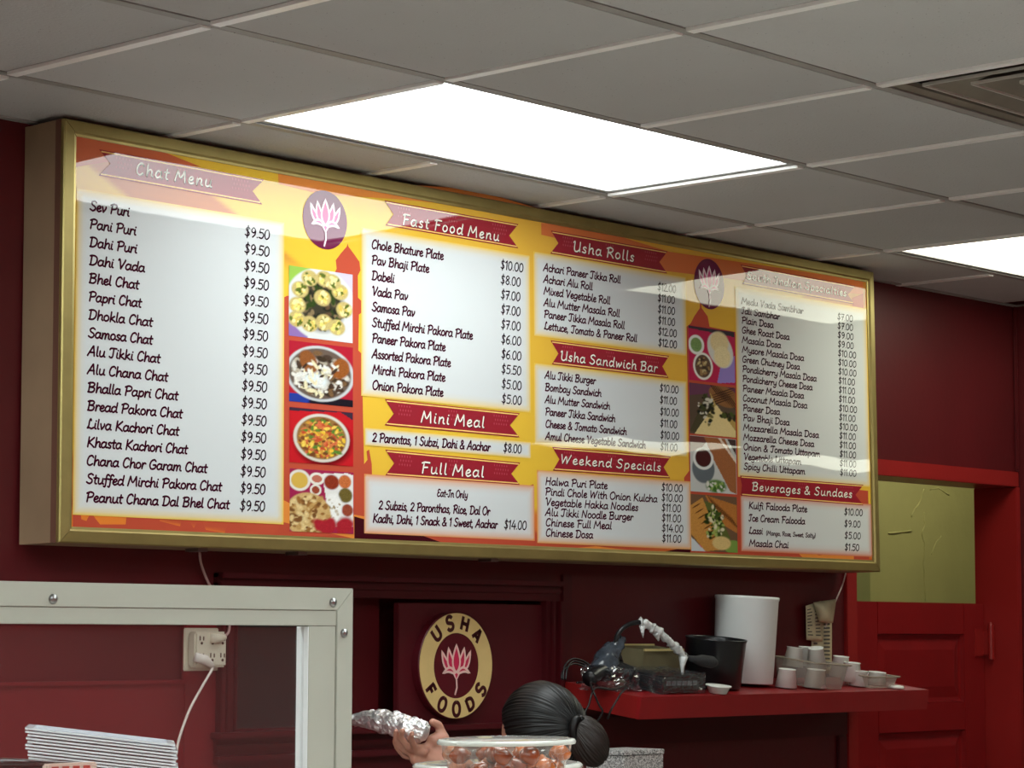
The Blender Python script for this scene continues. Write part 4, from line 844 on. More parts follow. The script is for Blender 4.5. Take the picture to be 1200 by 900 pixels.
def crumple_box(x0, x1, y0, y1, z0, z1, n=12):
    m_ = MB(); L = []
    for ax_ in range(3):
        for sd_ in (0, 1):
            g_ = []
            for i in range(n+1):
                for j in range(n+1):
                    u_, v_ = i/n, j/n; c3 = [0, 0, 0]; c3[ax_] = sd_; c3[(ax_+1) % 3] = u_; c3[(ax_+2) % 3] = v_
                    g_.append((x0+(x1-x0)*c3[0], y0+(y1-y0)*c3[1], z0+(z1-z0)*c3[2]))
            m_.add(g_, [(i*(n+1)+j, i*(n+1)+j+1, (i+1)*(n+1)+j+1, (i+1)*(n+1)+j) for i in range(n) for j in range(n)])
    return m_
bag = MB()
def blob(mb, c_, r, nu=30, nv=18): mb.ell(c_, r, None, nu, nv)
bag = crumple_box(-.090, .086, -.067, .062, .002, .054, 14); bag.v = [tuple(Rm@Vector(v_)) for v_ in bag.v]
bo = crumple(bag, .005, 48, 3).build('plastic_bag', bagM, mic, smooth=False)
# handset heap under the bag, to the left
hs = on_shelf('bagged_handset', 715, .215, 'heap of black cable and handset in a crumpled clear bag at the left shelf end', 'handset')
def hp(px, py, y): return at_y(px, py, y)-hs.location
hs.rotation_euler = (0, 0, 0)
hh_ = MB().tube(spl([hp(690,796,.18), hp(705,786,.19), hp(722,784,.20), hp(742,792,.17)]), [.02]*4+[.016]*6+[.022]*6, 14)
hh_.build('handset', blackP, hs, smooth=True)
crumple(MB().tube(spl([hp(706,788,.21), hp(712,772,.21), hp(722,758,.205), hp(729,746,.20)]), [.040, .04, .038, .036, .034, .032, .028, .026, .024, .02, .018, .016, .014, .013, .012, .011], 18), .008, 50, 5).build('inner_bag', mat('dark_bag', lin(60,66,74), .2, noise=.5, nscale=45, bump=1, bscale=50, coat=.5), hs, smooth=True)
bb = crumple_box(-.075, .06, -.055, .04, .0, .045, 12); bb.v = [(v_[0]*(1-5*v_[2]), v_[1], v_[2]*1.3-.0*v_[0]) for v_ in bb.v]; crumple(bb, .012, 40, 9).build('plastic_bag', bagM, hs)
# cables over the shelf end
cab = mat('black_cable', lin(18,16,18), .4)
for pts, lb in (([W(742,800,.20), W(720,808,.12), W(700,806,.10), W(694,812,.066), W(690,826,.062), W(686,836,.06), W(692,850,.075)], 'black cable hanging over the left end of the shelf, first from the wall'),
                ([W(700,803,.2), W(692,800,.12), W(696,812,.062), W(702,826,.06), W(706,834,.066), W(700,845,.08)], 'black cable looping over the left end of the shelf, second from the wall'),
                ([W(735,806,.12), W(728,812,.066), W(722,822,.06), W(716,832,.063), W(712,842,.08)], 'black cable hanging near the front corner of the shelf')):
    cordobj(pts, .0026, 'cable', cab, lb, 'cable')
lp = MB()
for (dx_, dy_, s_) in ((0, 0, 1), (3, 3, .8), (-2, 6, .7)): lp.tube(spl([W(660+dx_,797-dy_*.2,.25), W(662+dx_,780+dy_,.26), W(672,772+dy_,.27), W(686,776+dy_,.27), W(697,786+dy_*.6,.25), W(690,798,.24), W(676,800,.23)]), .0026, 8)
tag(lp.build('cable_coil', cab, smooth=True), 'tangled coil of black cable at the wall end of the shelf', 'cable')
# olive box behind
t = on_shelf('cardboard_box', 762, .285, 'dull olive open box behind the desk microphone', 'box')
bxM = mat('olive_cardboard', lin(112,104,76), .6, noise=.1); bxE = mat('pale_box_edge', lin(206,190,130), .5)
for (a, b, c2, d) in ((-.10, .062, -.05, -.047), (-.10, .062, .047, .05), (-.10, -.097, -.047, .047), (.059, .062, -.047, .047)): MB().box(a, b, c2, d, .001, .096).build('side', bxM, t)
MB().box(-.097, .059, -.047, .047, .001, .004).build('bottom', bxM, t); MB().box(-.103, .065, -.054, -.050, .094, .100).box(-.103, .065, .050, .054, .094, .100).build('rim', bxE, t)
MB().box(.066, .076, -.045, -.02, .001, .085).build('inner_bar', blackP, t)
# clear trays with white cups
trayM = clear('clear_tray_plastic', (.84,.82,.78), .3, .08, haze=.26, hazecol=(.62,.58,.52))
def tray(px, y, w, d, h, label, rz=0):
    t = on_shelf('clear_tray', px, y, label, 'tray', 'clear plastic trays on the shelf', rz)
    m = MB(); prof = [(1-.14, .001), (1-.06, h*.6), (1-.02, h), (1.05, h+.001), (1.05, h-.003), (1.0-.02, h-.003)]
    vs = []; 
    for (k, z) in prof:
        for (a, b) in ((-1,-1),(-.94,-1),(.94,-1),(1,-1),(1,-.92),(1,.92),(1,1),(.94,1),(-.94,1),(-1,1),(-1,.92),(-1,-.92)):
            cx_ = .97 if abs(a) == 1 and abs(b) == 1 else 1
            vs.append((a*cx_*k*w/2, b*cx_*k*d/2, z))
    n = 12; m.add(vs, [(r*n+q, r*n+(q+1)%n, (r+1)*n+(q+1)%n, (r+1)*n+q) for r in range(len(prof)-1) for q in range(n)]+[tuple(range(n))])
    m.build('body', trayM, t)
    rim = MB(); pr = []
    c_ = [(-1.05*w/2, -1.05*d/2, h), (1.05*w/2, -1.05*d/2, h), (1.05*w/2, 1.05*d/2, h), (-1.05*w/2, 1.05*d/2, h), (-1.05*w/2, -1.05*d/2, h)]
    for i in range(4): rim.tube([c_[i], c_[i+1]], .0022, 6)
    rim.build('rim', mat('tray_rim', lin(150,140,124), .2, coat=.5) if 'tray_rim' not in bpy.data.materials else bpy.data.materials['tray_rim'], t); return t
ta = tray(948, .185, .160, .15, .072, 'deep clear plastic tray full of white cups beside the frosted tub'); ta.rotation_euler = (TH*.9, .05, 0)
tray(1018, .165, .135, .11, .034, 'shallow clear tray at the right end of the shelf')
def cup(px, y, up, r0, r1, h, label, rot=(0, 0)):
    p = shelf_pt(px, y); t = empty('foam_cup', (p.x, p.y, p.z+up), label, 'cup', 'white foam cups on the shelf', (TH*.8+rot[0], rot[1], 0))
    MB().lathe([(0, 0), (r0, 0), (r1, h), (r1+.0015, h+.001), (r1+.0015, h+.003), (r1-.002, h+.003), (r0-.002, .004), (0, .004)], 24).build('wall', foamM, t, smooth=True)
    return t
cup(921, .165, .003, .031, .023, .048, 'white foam cup upside down inside the deep clear tray, at its left front'); cup(955, .150, .003, .033, .025, .048, 'white foam cup upside down inside the deep clear tray, at its right front')
cup(929, .215, .052, .030, .022, .052, 'white foam cup piled highest beside the frosted tub', (0, .08)); cup(944, .235, .052, .030, .022, .050, 'white foam cup piled behind, just left of the order slips'); cup(957, .195, .052, .030, .021, .054, 'tilted white foam cup piled in front of the order slips', (0, -.2))
cup(984, .225, .020, .031, .022, .056, 'white foam cup upside down right of the order slips'); cup(997, .185, .012, .031, .023, .052, 'white foam cup upside down between the two clear trays')
cup(1006, .165, .003, .028, .022, .040, 'white foam cup inside the shallow tray, at its left'); cup(1027, .175, .003, .029, .024, .034, 'short white foam cup inside the shallow tray, at its right')
t = on_shelf('white_lid', 1050, .112, 'flat white lid at the right corner of the shelf', 'lid'); MB().lathe([(0, .001), (.022, .001), (.024, .005), (.020, .009), (0, .010)], 24).build('disc', foamM, t, smooth=True)
# ================= FRONT: glass guard frame =================
FY = -2.0; fx1 = -.970; zt = Z0+.051
fr = empty('glass_guard', (-1.6, FY, 1.30), 'off-white riveted metal frame with a glass pane on the counter', 'glass guard')
def fp(mb, name, m, **k):
    mb.v = [(a+1.6, b-FY, c-1.30) for a, b, c in mb.v]; return mb.build(name, m, fr, **k)
wT, wI = .0245, .0170; dp = .013; fxl = -2.25
fp(MB().add([(fxl, FY-.003, zt), (fx1, FY-.003, zt), (fx1-wT, FY-.003, zt-wT), (fxl+wT, FY-.003, zt-wT), (fxl, FY, zt), (fx1, FY, zt), (fx1-wT, FY, zt-wT), (fxl+wT, FY, zt-wT)], [(0,1,2,3),(7,6,5,4),(0,4,5,1),(3,2,6,7),(1,5,6,2),(0,3,7,4)]), 'top_trim', whiteMetal, bevel=.0006)
fp(MB().add([(fx1, FY-.003, zt-.0004), (fx1-wT, FY-.003, zt-wT-.0004), (fx1-wT, FY-.003, 1.30), (fx1, FY-.003, 1.30), (fx1, FY, zt-.0004), (fx1-wT, FY, zt-wT-.0004), (fx1-wT, FY, 1.30), (fx1, FY, 1.30)], [(0,1,2,3),(7,6,5,4),(0,4,5,1),(3,2,6,7),(1,5,6,2),(0,3,7,4)]), 'side_trim', whiteMetal, bevel=.0006)
fp(MB().box(fxl, fxl+wT, FY-.003, FY, 1.30, zt-wT), 'side_trim', whiteMetal)
fp(MB().box(fxl+wT, fx1-wT+.001, FY-.0015, FY+dp, zt-wT-wI, zt-wT-.0003).box(fxl, fx1, FY+.0002, FY+dp, zt-wT, zt-.0004), 'top_bar', whiteMetal, bevel=.0005)
xi = fx1-wT-.0405
fp(MB().box(xi, fx1-wT-.0003, FY-.0012, FY+dp, 1.30, zt-wT-wI-.0004), 'post', whiteMetal, bevel=.0005)
fp(MB().box(xi-.0012, xi-.0002, FY-.0010, FY+dp+.004, 1.30, zt-wT-wI-.001), 'post_inner_face', litEdge)
fp(MB().box(fxl+wT, fxl+wT+.04, FY-.0012, FY+dp, 1.30, zt-wT-wI-.0004), 'post', whiteMetal, bevel=.0005)
for (px, py) in ((62, 702), (390, 706), (403, 742)):
    p = at_y(px, py, FY-.003); T = Matrix.Translation(p)@Matrix.Rotation(PI/2, 4, 'X')
    fp(MB().lathe([(.0052, 0), (.0048, .0016), (.003, .0032), (0, .0036)], 16, T), 'rivet', steelM, smooth=True)
fp(MB().box(fxl+wT+.041, xi-.0016, FY+.005, FY+.009, 1.302, zt-wT-wI-.002), 'pane', clear('guard_glass', (.96,.96,.96), .38, .03, haze=.012, hazecol=(.7,.66,.66)))
# lids stacked behind the glass
NLD = 16; ORD = ['topmost of the stack']+[w+' from the top' for w in 'second third fourth fifth sixth seventh eighth ninth tenth eleventh twelfth thirteenth fourteenth fifteenth'.split()]+['lowest of the stack']
ld = 3.12; pL = at_d(32, 853, ld); pR = at_d(206, 874, ld); LW = (pR-pL).length; lc = (pL+pR)/2; AZ = -.69
LRz = Matrix.Rotation(AZ, 3, 'Z'); LM = LRz@Matrix.Rotation(math.atan2(pL.z-pR.z, (pR-pL).xy.length), 3, 'Y'); upv = LM@Vector((0, 0, 1)); bk = LRz@Vector((0, 1, 0))
lowest = lc.z-.0041*NLD-.016; cart = empty('carton', (lc.x+bk.x*.06, lc.y+bk.y*.06, 1.3005), 'plain carton below the stacked lids, hidden below the picture', 'box', None, (0, 0, AZ))
cartM = mat('carton', lin(180,150,110), .7); MB().box(-.11, .11, -.085, .085, 0, lowest-1.3005-.004).build('body', cartM, cart, bevel=.002); MB().box(-.112, .112, -.087, .087, lowest-1.3005-.012, lowest-1.3005).build('flap', cartM, cart)
lidM = clear('lid_plastic', (.90,.93,.95), .3, .12, haze=.45, hazecol=(.80,.86,.92)); lidE = mat('lid_rim', lin(226,232,238), .2, coat=.5)
for i in range(NLD):
    c_ = lc+bk*.06-upv*.0041*i; r = empty('container_lid', c_+LRz@Vector((random.uniform(-.002, .003)+.0006*i, 0, 0)), 'clear rectangular plastic lid behind the glass guard, '+ORD[i], 'lid', 'clear lids stacked behind the glass guard')
    r.rotation_euler = (LM@Matrix.Rotation(random.uniform(-.02, .02), 3, 'Z')).to_euler(); a = LW/2; b = .06
    if i == 0:
        l0 = MB().box(-a+.012, a-.012, -b+.012, b-.012, .0010, .0016)
        for (x0, x1, y0, y1) in ((-a+.010, a-.010, -b+.010, -b+.0115), (-a+.010, a-.010, b-.0115, b-.010), (-a+.010, -a+.0115, -b+.0115, b-.0115), (a-.0115, a-.010, -b+.0115, b-.0115)): l0.box(x0, x1, y0, y1, -.0022, .0016)
        A1 = l0.build('panel', lidM, r)
        A2 = MB().box(-a, a, -b, -b+.010, -.0013, .0010).box(-a, a, b-.010, b, -.0013, .0010).box(-a, -a+.010, -b+.010, b-.010, -.0013, .0010).box(a-.010, a, -b+.010, b-.010, -.0013, .0010).build('rim', lidE, r)
    else:
        for A_ in (A1, A2): o = A_.copy(); COL.objects.link(o); o.parent = r
# bagged tray and a paper slip in front of the lids
t = empty('black_tray', tuple(at_y(30, 905, -1.80)), 'black plastic tray edge at the lower left corner before the lids', 'tray')
t.location.z = 1.3005
zt_ = at_y(30, 890, -1.80).z-1.3005
MB().box(-.16, .052, -.03, .03, 0, zt_-.004).build('body', blackP, t, bevel=.004); crumple(MB().tube([(-.16, -.03, zt_-.003), (-.05, -.03, zt_), (.052, -.03, zt_-.006)], .004, 10), .002, 60).build('rim', mat('shiny_black', lin(30,28,30), .15), t, smooth=True)
p = at_y(82, 894, -1.84); t = empty('paper_packet', (p.x, -1.84, 1.3005), 'small cream packet with red print at the bottom left edge', 'packet')
MB().box(-.034, .034, -.005, .005, 0, p.z-1.3005).build('body', mat('cream_packet', lin(226,200,186), .6), t, bevel=.002)
g = MB()
for k in range(4): g.box(-.028+.014*k, -.019+.014*k, -.0056, -.0051, p.z-1.3005-.008, p.z-1.3005-.003)
tag(g.build('red_print', mat('red_print', lin(190,60,50), .6), t), kind='stuff')
# ================= takeaway containers on the counter =================
clr = clear('clear_container_plastic', (.97,.96,.95), .22, .05, haze=.07, hazecol=(.8,.78,.74)); rimM = mat('milky_container_rim', lin(186,186,180), .25, coat=.4, noise=.04)
def container(px, y, rx, z0, h, label, food, seed):
    p = at_y(px, 860, y); t = empty('food_container', (p.x, y, z0), label, 'food container', 'clear takeaway containers on the counter')
    prof = [(0, .0015), (.66, .0015), (.72, .006), (.86, h-.012), (.90, h-.010), (.92, h)]
    MB().lathe([(r*rx, z) for r, z in prof], 72, None, 1, .8, rib=.028).build('bowl', clr, t)
    MB().lathe([(.91*rx, h+.001), (1.0*rx, h+.001), (1.01*rx, h+.004), (.985*rx, h+.0075), (.93*rx, h+.008), (.91*rx, h+.001)], 56, None, 1, .8).build('rim', rimM, t, smooth=True)
    L = MB().lathe([(0, h+.0085), (.84*rx, h+.0085), (.90*rx, h+.0075), (.94*rx, h+.0084)], 56, None, 1, .8); L.build('lid', clr, t, smooth=True)
    MB().box(1.0*rx, 1.07*rx, -.012, .010, h+.003, h+.0055).build('tab', rimM, t); MB().box(-1.06*rx, -1.0*rx, -.012, .010, h+.003, h+.0055).build('tab', rimM, t)
    if food:
        rr = random.Random(seed)
        cols = [mat('curry_%s' % n_, lin(*c_), .25, noise=.35, nscale=60, bump=.5, bscale=90, coat=.4) if 'curry_%s' % n_ not in bpy.data.materials else bpy.data.materials['curry_%s' % n_] for n_, c_ in (('brown', (124,56,28)), ('orange', (172,92,44)), ('pale', (170,112,86)))]
        k = 0
        for lay in range(5):
            for a in range(13):
                an = a*2*PI/13+lay*.5; q = .60*rx*(.8+.13*lay) if a % 3 else .3*rx; rad = rr.uniform(.013, .019)
                x_, y_ = q*math.cos(an), q*.8*math.sin(an); z_ = .018+lay*.0172
                if z_ > h-.010: continue
                m_ = cols[1] if (x_ > 0 and lay > 1) else cols[rr.choice((0, 0, 2))]
                f = MB().ell((0,0,0), (rad, rad*.8, rad*.75), None, 12, 8); crumple(f, .004, 70, rr.random()*9)
                f.v = [(v[0]+x_, v[1]+y_, v[2]+z_) for v in f.v]; f.build('food_piece', m_, t, smooth=True)
    return t
Y1 = -1.72; R1 = .1165*.98
p = at_y(594, 862, Y1); ztop = p.z
container(594, Y1, .104, ztop-.012-.098, .098, 'clear lidded container of brown and orange curry pieces, in front', True, 3)
container(594, Y1, .100, 1.3005, ztop-.012-.098-1.3005-.0135, 'clear container underneath the curry container', False, 4)
p2_ = at_y(584, 893, -1.47); container(584, -1.47, .140, 1.3005, p2_.z-1.3005-.009, 'wider clear lidded container behind the curry container', False, 5)
# ================= foil box behind the bun =================
q = at_y(736, 878, -.02); t = empty('foil_box', (q.x+.02, -.02, 1.0), 'speckled silver box at the lower right of the hair bun', 'box')
m, n, l, pbs = nodes('silver_speckle'); g = n.new('ShaderNodeNewGeometry'); v = n.new('ShaderNodeTexVoronoi'); v.inputs['Scale'].default_value = 380; l.new(g.outputs['Position'], v.inputs['Vector'])
r_ = n.new('ShaderNodeValToRGB'); r_.color_ramp.elements[0].color = (.10,.10,.10,1); r_.color_ramp.elements[1].color = (.85,.85,.83,1); r_.color_ramp.elements[1].position = .7; s_ = n.new('ShaderNodeSeparateColor'); l.new(v.outputs['Color'], s_.inputs[0]); l.new(s_.outputs[0], r_.inputs[0]); l.new(r_.outputs[0], pbs.inputs['Base Color']); pbs.inputs['Roughness'].default_value = .35; pbs.inputs['Metallic'].default_value = .3
MB().box(-.11, .045, -.06, .06, .0005, q.z-1.0).build('body', m, t, bevel=.002); MB().box(-.112, .047, -.062, .062, q.z-1.0-.012, q.z-1.0+.001).build('lid', m, t, bevel=.002)
# ================= PERSON =================
# limbs and torso are laid out as tapered volumes, fused by a remesh into one continuous surface
PD = 5.58
hc = at_d(633, 864, PD)                              # middle of the skull
Rv = Vector((math.cos(YAW), -math.sin(YAW), 0)); Fv = Vector((math.sin(YAW), math.cos(YAW), 0)); Zv = Vector((0,0,1))
face_d = (-Rv*.80+Fv*.58-Zv*.36).normalized()        # she looks left and a little down, away from us
side_d = Zv.cross(face_d).normalized(); top_d = face_d.cross(side_d).normalized()
if top_d.z < 0: top_d = -top_d
RH = Matrix((side_d, face_d, top_d)).transposed()
hpnt = lambda x, y, z: hc+RH@Vector((x, y, z))
fwdh = Vector((face_d.x, face_d.y, 0)).normalized(); lefth = Zv.cross(fwdh)
class Vol:
    def __init__(s): s.mb = MB()
    def cap(s, a, b, ra, rb, n=14):
        a, b = Vector(a), Vector(b); d = (b-a).normalized(); pts = []; rs = []
        for k in range(5): t = k/4*PI/2; pts.append(a-d*ra*math.cos(t)); rs.append(max(1e-4, ra*math.sin(t)))
        for k in range(5): t = k/4*PI/2; pts.append(b+d*rb*math.sin(t)); rs.append(max(1e-4, rb*math.cos(t)))
        s.mb.tube(pts, rs, n); return s
    def chain(s, P, R_):
        for i in range(len(P)-1): s.cap(P[i], P[i+1], R_[i], R_[i+1])
        return s
    def ell(s, c_, r, R=None): s.mb.ell(c_, r, None, 24, 16, R); return s
    def fuse(s, name, m, parent=None, voxel=.004, it=3, disp=0):
        me = bpy.data.meshes.new('tmp'); me.from_pydata(s.mb.v, [], s.mb.f); bm = bmesh.new(); bm.from_mesh(me); bmesh.ops.remove_doubles(bm, verts=bm.verts, dist=1e-5); bmesh.ops.recalc_face_normals(bm, faces=bm.faces); bm.to_mesh(me); bm.free()
        o = bpy.data.objects.new('tmp', me); COL.objects.link(o)
        r = o.modifiers.new('r', 'REMESH'); r.mode = 'VOXEL'; r.voxel_size = voxel; r.use_smooth_shade = True
        k = o.modifiers.new('s', 'SMOOTH'); k.iterations = it; k.factor = .5
        dg = bpy.context.evaluated_depsgraph_get(); e_ = bpy.data.meshes.new_from_object(o.evaluated_get(dg)); bpy.data.objects.remove(o); e_.name = name
        e_.materials.clear(); e_.materials.append(m); e_.polygons.foreach_set('use_smooth', [True]*len(e_.polygons))
        ob = bpy.data.objects.new(name, e_); COL.objects.link(ob)
        if parent: ob.parent = parent
        return ob
skin = mat('skin', lin(190,136,116), .5, noise=.08, nscale=40, bump=.15, bscale=120); skin.node_tree.nodes['Principled BSDF'].inputs['Subsurface Weight'].default_value = .15; skin.node_tree.nodes['Principled BSDF'].inputs['Subsurface Scale'].default_value = .01
neck = hpnt(0, -.035, -.11); hip = Vector((hc.x, hc.y, .86))-fwdh*.16; chest = Vector((hc.x, hc.y, 1.06))-fwdh*.10; base_n = Vector((hc.x, hc.y, 1.20))-fwdh*.07
B_ = Vol()
B_.ell(hc, (.072, .092, .105), RH).ell(hpnt(0, .035, -.045), (.055, .065, .075), RH).ell(hpnt(0, .05, -.085), (.036, .04, .032), RH)      # skull, face, jaw
B_.ell(hpnt(0, .098, -.035), (.012, .018, .020), RH).ell(hpnt(0, .092, -.012), (.008, .012, .024), RH).ell(hpnt(0, .090, -.068), (.022, .012, .007), RH).ell(hpnt(0, .088, -.078), (.018, .012, .006), RH)
for sgn in (-1, 1): B_.ell(hpnt(.074*sgn, -.005, -.03), (.010, .018, .030), RH).ell(hpnt(.032*sgn, .080, .012), (.024, .012, .008), RH)
B_.chain([neck, base_n, chest], [.050, .055, .10])
B_.ell(chest, (.17, .11, .17), Matrix((lefth, fwdh, Zv)).transposed()).ell((chest+hip)/2, (.145, .10, .16), Matrix((lefth, fwdh, Zv)).transposed()).ell(hip, (.165, .115, .13), Matrix((lefth, fwdh, Zv)).transposed())
shL = chest+lefth*.165+Zv*.11; shR = chest-lefth*.165+Zv*.11
for s_ in (shL, shR): B_.chain([base_n-Zv*.02, s_], [.05, .05])
palm = at_d(503, 876, 5.40)
wrist = at_d(510, 904, 5.42); elbow = wrist*.42+shR*.58-Zv*.16; 
sh1 = shR if (shR-wrist).length < (shL-wrist).length else shL; sh2 = shL if sh1 is shR else shR
elbow = wrist*.45+sh1*.55-Zv*.15
def unit(v): return v.normalized()
ua = sh1+unit(elbow-sh1)*.28; fa = ua+unit(wrist-ua)*.24
B_.chain([sh1, elbow], [.050, .042]).chain([elbow, elbow*.4+wrist*.6, wrist], [.042, .036, .026])
el2 = sh2-Zv*.26+fwdh*.06; wr2 = el2+fwdh*.22-Zv*.06-lefth*.03
B_.chain([sh2, el2, el2*.4+wr2*.6, wr2], [.05, .041, .035, .025])
def hand_to(vol, W0, D, N, side, curls, spread=1.0, k=1.0):
    # W0 wrist, D towards the fingers, N out of the palm, side = thumb side
    vol.chain([W0, W0+D*.03*k], [.025*k, .027*k])
    for j in range(4):
        o_ = side*(.030-.020*j)*k
        vol.chain([W0+D*.015*k+o_*.6, W0+D*(.088-.004*abs(j-1.3))*k+o_], [.017*k, .0135*k])
        L = (.040, .045, .042, .033)[j]*k; P = W0+D*(.088-.004*abs(j-1.3))*k+o_; a = 0; dirn = D+side*(.10-.07*j)*spread; dirn.normalize(); ch = [P]
        for seg, c_ in enumerate(curls[j]):
            a += c_; ch.append(ch[-1]+(dirn*math.cos(a)+N*math.sin(a))*L*(1, .68, .55)[seg])
        vol.chain(ch, [.0095*k, .0088*k, .0080*k, .0068*k])
# raised hand cradling the foil: palm faces us, fingers curl up at the left, thumb stands on the right
up_ = Zv; D1 = unit(-Rv*.62+Zv*.78-Fv*.1)
c0_ = at_d(514, 893, 5.41)
B_.chain([wrist, c0_], [.026, .026])
pal = [at_d(508,872,5.42), at_d(497,880,5.40), at_d(489,889,5.385)]
for P_ in pal: B_.chain([c0_, P_], [.024, .017])
B_.chain([at_d(518,884,5.42), at_d(518,866,5.42), at_d(508,868,5.41)], [.020, .017, .016])
def fing(pts, r0=.0092, r1=.0066):
    P = [at_d(*p) for p in pts]; n_ = len(P); B_.chain(P, [r0+(r1-r0)*i/(n_-1) for i in range(n_)])
fing([(500,878,5.39),(486,875,5.36),(481,866,5.335),(483,860,5.32)])           # index, nearest
fing([(497,882,5.37),(478,876,5.37),(469,864,5.36),(472,856,5.345)])
fing([(494,885,5.385),(473,879,5.39),(464,867,5.385),(464,857,5.375)], .0088, .0064)
fing([(494,889,5.40),(474,886,5.41),(466,877,5.41),(462,868,5.40)], .0080, .006)
fing([(517,874,5.42),(518,860,5.425),(514,850,5.42),(507,846,5.41)], .012, .0085)   # thumb
hand_to(B_, wr2, unit(fwdh-Zv*.3), unit(-Zv-fwdh*.3), lefth*(1 if sh2 is shR else -1), [(.3,.5,.4)]*4)
B_.chain([wr2+fwdh*.02, wr2+fwdh*.05+lefth*(.03 if sh2 is shR else -.03), wr2+fwdh*.085+lefth*(.035 if sh2 is shR else -.035)-Zv*.02], [.014, .011, .009])
for sgn in (-1, 1):
    h_ = hip+lefth*.085*sgn-Zv*.04; k_ = Vector((h_.x, h_.y, .48))+fwdh*.03; an = Vector((h_.x, h_.y, .09))-fwdh*.01
    B_.chain([h_, k_, k_*.7+an*.3, an], [.085, .058, .056, .038]).chain([an-Zv*.045-fwdh*.03, an-Zv*.052+fwdh*.13], [.036, .028])
lab = 'person with black hair in a low bun, turned away, holding up a foil roll'
per = empty('person', (hip.x, hip.y, 0), lab, 'person')
def off(o):
    o.data.transform(Matrix.Translation(-per.location)); o.parent = per; return o
off(B_.fuse('body', skin, None, .0042, 3))
top = Vol(); RL = Matrix((lefth, fwdh, Zv)).transposed()
top.ell(chest, (.185, .125, .18), RL).ell((chest+hip)/2, (.16, .115, .18), RL).ell(hip, (.18, .13, .13), RL).chain([base_n-Zv*.03, sh1], [.06, .065]).chain([base_n-Zv*.03, sh2], [.06, .065]).chain([sh1, sh1*.45+elbow*.55], [.066, .058]).chain([sh2, sh2*.45+el2*.55], [.066, .058])
off(top.fuse('shirt', mat('black_cloth', lin(20,18,20), .85, noise=.2, nscale=40), None, .009, 3))
trs = Vol()
for sgn in (-1, 1):
    h_ = hip+lefth*.085*sgn-Zv*.04; k_ = Vector((h_.x, h_.y, .48))+fwdh*.03; an = Vector((h_.x, h_.y, .13))-fwdh*.01; trs.chain([h_, k_, an], [.10, .074, .06])
trs.ell(hip-Zv*.02, (.185, .135, .12), RL); off(trs.fuse('trousers', mat('dark_cloth', lin(34,34,42), .85), None, .01, 2))
for sgn in (-1, 1):
    h_ = hip+lefth*.085*sgn; v_ = Vol(); a_ = Vector((h_.x, h_.y, .042))-fwdh*.045; v_.chain([a_, a_+fwdh*.15], [.042, .036]).cap(a_+Zv*.02, a_+Zv*.05, .042, .04); off(v_.fuse('shoe', mat('black_shoe', lin(16,16,16), .5) if sgn < 0 else bpy.data.materials['black_shoe'], None, .006, 2))
# hair: cap with strands combed towards the bun
hm, n, l, pbs = nodes('black_hair'); pbs.inputs['Base Color'].default_value = (*lin(11,9,9), 1); pbs.inputs['Roughness'].default_value = .42; pbs.inputs['Specular IOR Level'].default_value = .3
hm2, n2, l2, pb2 = nodes('bun_hair'); pb2.inputs['Base Color'].default_value = (*lin(38,28,24), 1); pb2.inputs['Roughness'].default_value = .5
bun = at_d(689, 869, 5.50); tie = at_d(676, 856, 5.50)
from mathutils import noise as mn
def strand_ell(c_, r3, pole, nu, nv, amp, freq, R3, cut=None, seed=0):
    # ellipsoid whose pole points at the tie, with combed grooves along its meridians
    pole = pole.normalized(); a = pole.orthogonal().normalized(); b = pole.cross(a); mb = MB(); vs = []
    for j in range(nv+1):
        th = PI*j/nv
        for k in range(nu):
            ph = 2*PI*k/nu; d = pole*math.cos(th)+(a*math.cos(ph)+b*math.sin(ph))*math.sin(th)
            loc = R3.transposed()@d; rad = 1/math.sqrt((loc.x/r3[0])**2+(loc.y/r3[1])**2+(loc.z/r3[2])**2)
            g_ = mn.noise(Vector((math.cos(ph)*freq, math.sin(ph)*freq, th*.8+seed)))+.5*mn.noise(Vector((math.cos(ph)*freq*2.7, math.sin(ph)*freq*2.7, th+seed)))
            rad += amp*g_*math.sin(th)**.4
            if cut: rad = cut(loc, rad)
            vs.append(c_+d*rad)
    mb.add(vs, [(j*nu+k, j*nu+(k+1)%nu, (j+1)*nu+(k+1)%nu, (j+1)*nu+k) for j in range(nv) for k in range(nu)]); return mb
def cutf(loc, rad):      # draw the hair in under the skin over the face
    f = sstep(.42, .72, loc.y+max(0, -loc.z)*.55-max(0, loc.z)*.15)
    return rad*(1-.26*float(f))
capm = strand_ell(hpnt(0, -.012, .004), (.088, .108, .118), tie-hc, 360, 70, .0022, 22, RH, cutf)
off(capm.build('hair', hm, smooth=True))
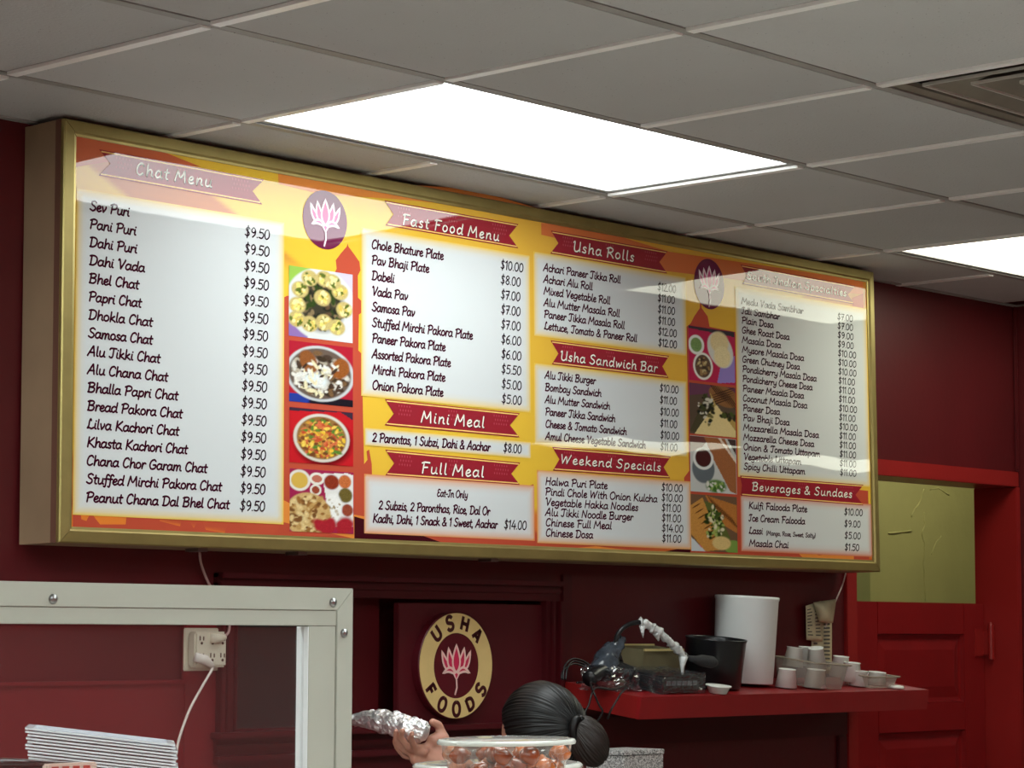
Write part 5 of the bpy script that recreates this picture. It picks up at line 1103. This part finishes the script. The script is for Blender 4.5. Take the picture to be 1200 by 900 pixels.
bn = strand_ell(bun, (.044, .040, .058), Rv*.5-Zv*.6+Fv*.2, 200, 40, .003, 14, Matrix((Rv, Fv, Zv)).transposed()@Matrix.Rotation(-.45, 3, 'Y'), None, 4)
bo_ = off(bn.build('hair_bun', hm2, smooth=True))
lpb = []
for k in range(20):
    a = 2*PI*k/19; lpb.append(tie+Zv*.021*math.cos(a)*1.25+Rv*(.013*math.sin(a)+.004)+Fv*.01*math.sin(a)-Fv*.015)
off(MB().tube(lpb, [.009]*20, 12).build('hair_loop', hm, smooth=True))
tb_ = [bun+(Rv*math.cos(a)*.030+Zv*math.sin(a)*.042)*(1-.03*i)-Fv*(.030+.0006*i) for i, a in enumerate([-.5+.33*k for k in range(18)])]
#off(MB().tube(tb_, [.012-.0003*k for k in range(18)], 10).build('hair_twist', hm2, smooth=True))
# foil roll in the hand
foilM, n, l, pbs = nodes('crumpled_foil'); pbs.inputs['Base Color'].default_value = (.95,.95,.96,1); pbs.inputs['Metallic'].default_value = .85; pbs.inputs['Roughness'].default_value = .33
g = n.new('ShaderNodeNewGeometry'); v = n.new('ShaderNodeTexVoronoi'); v.inputs['Scale'].default_value = 90; v.feature = 'F1'; l.new(g.outputs['Position'], v.inputs['Vector']); b = n.new('ShaderNodeBump'); b.inputs['Strength'].default_value = .8; b.inputs['Distance'].default_value = .004; l.new(v.outputs['Distance'], b.inputs['Height']); l.new(b.outputs[0], pbs.inputs['Normal'])
P = spl([at_d(404,844,5.60), at_d(425,843,5.54), at_d(446,845,5.48), at_d(466,849,5.42), at_d(485,855,5.385), at_d(503,860,5.385)], 8)
rs = [.004, .006, .008, .010, .011, .012, .013, .014, .015, .016, .017, .018, .019, .020, .021, .021]+[.022+.002*math.sin(k) for k in range(18)]+[.024, .023, .022, .019, .015, .010, .004]
rs = [r*1.12 for r in rs[:len(P)]]
fo = crumple(MB().tube(P, rs, 26), .0045, 75, 2).build('foil_roll', foilM, smooth=False); tag(fo, 'crumpled silver foil wrapped roll in the raised hand', 'foil roll')
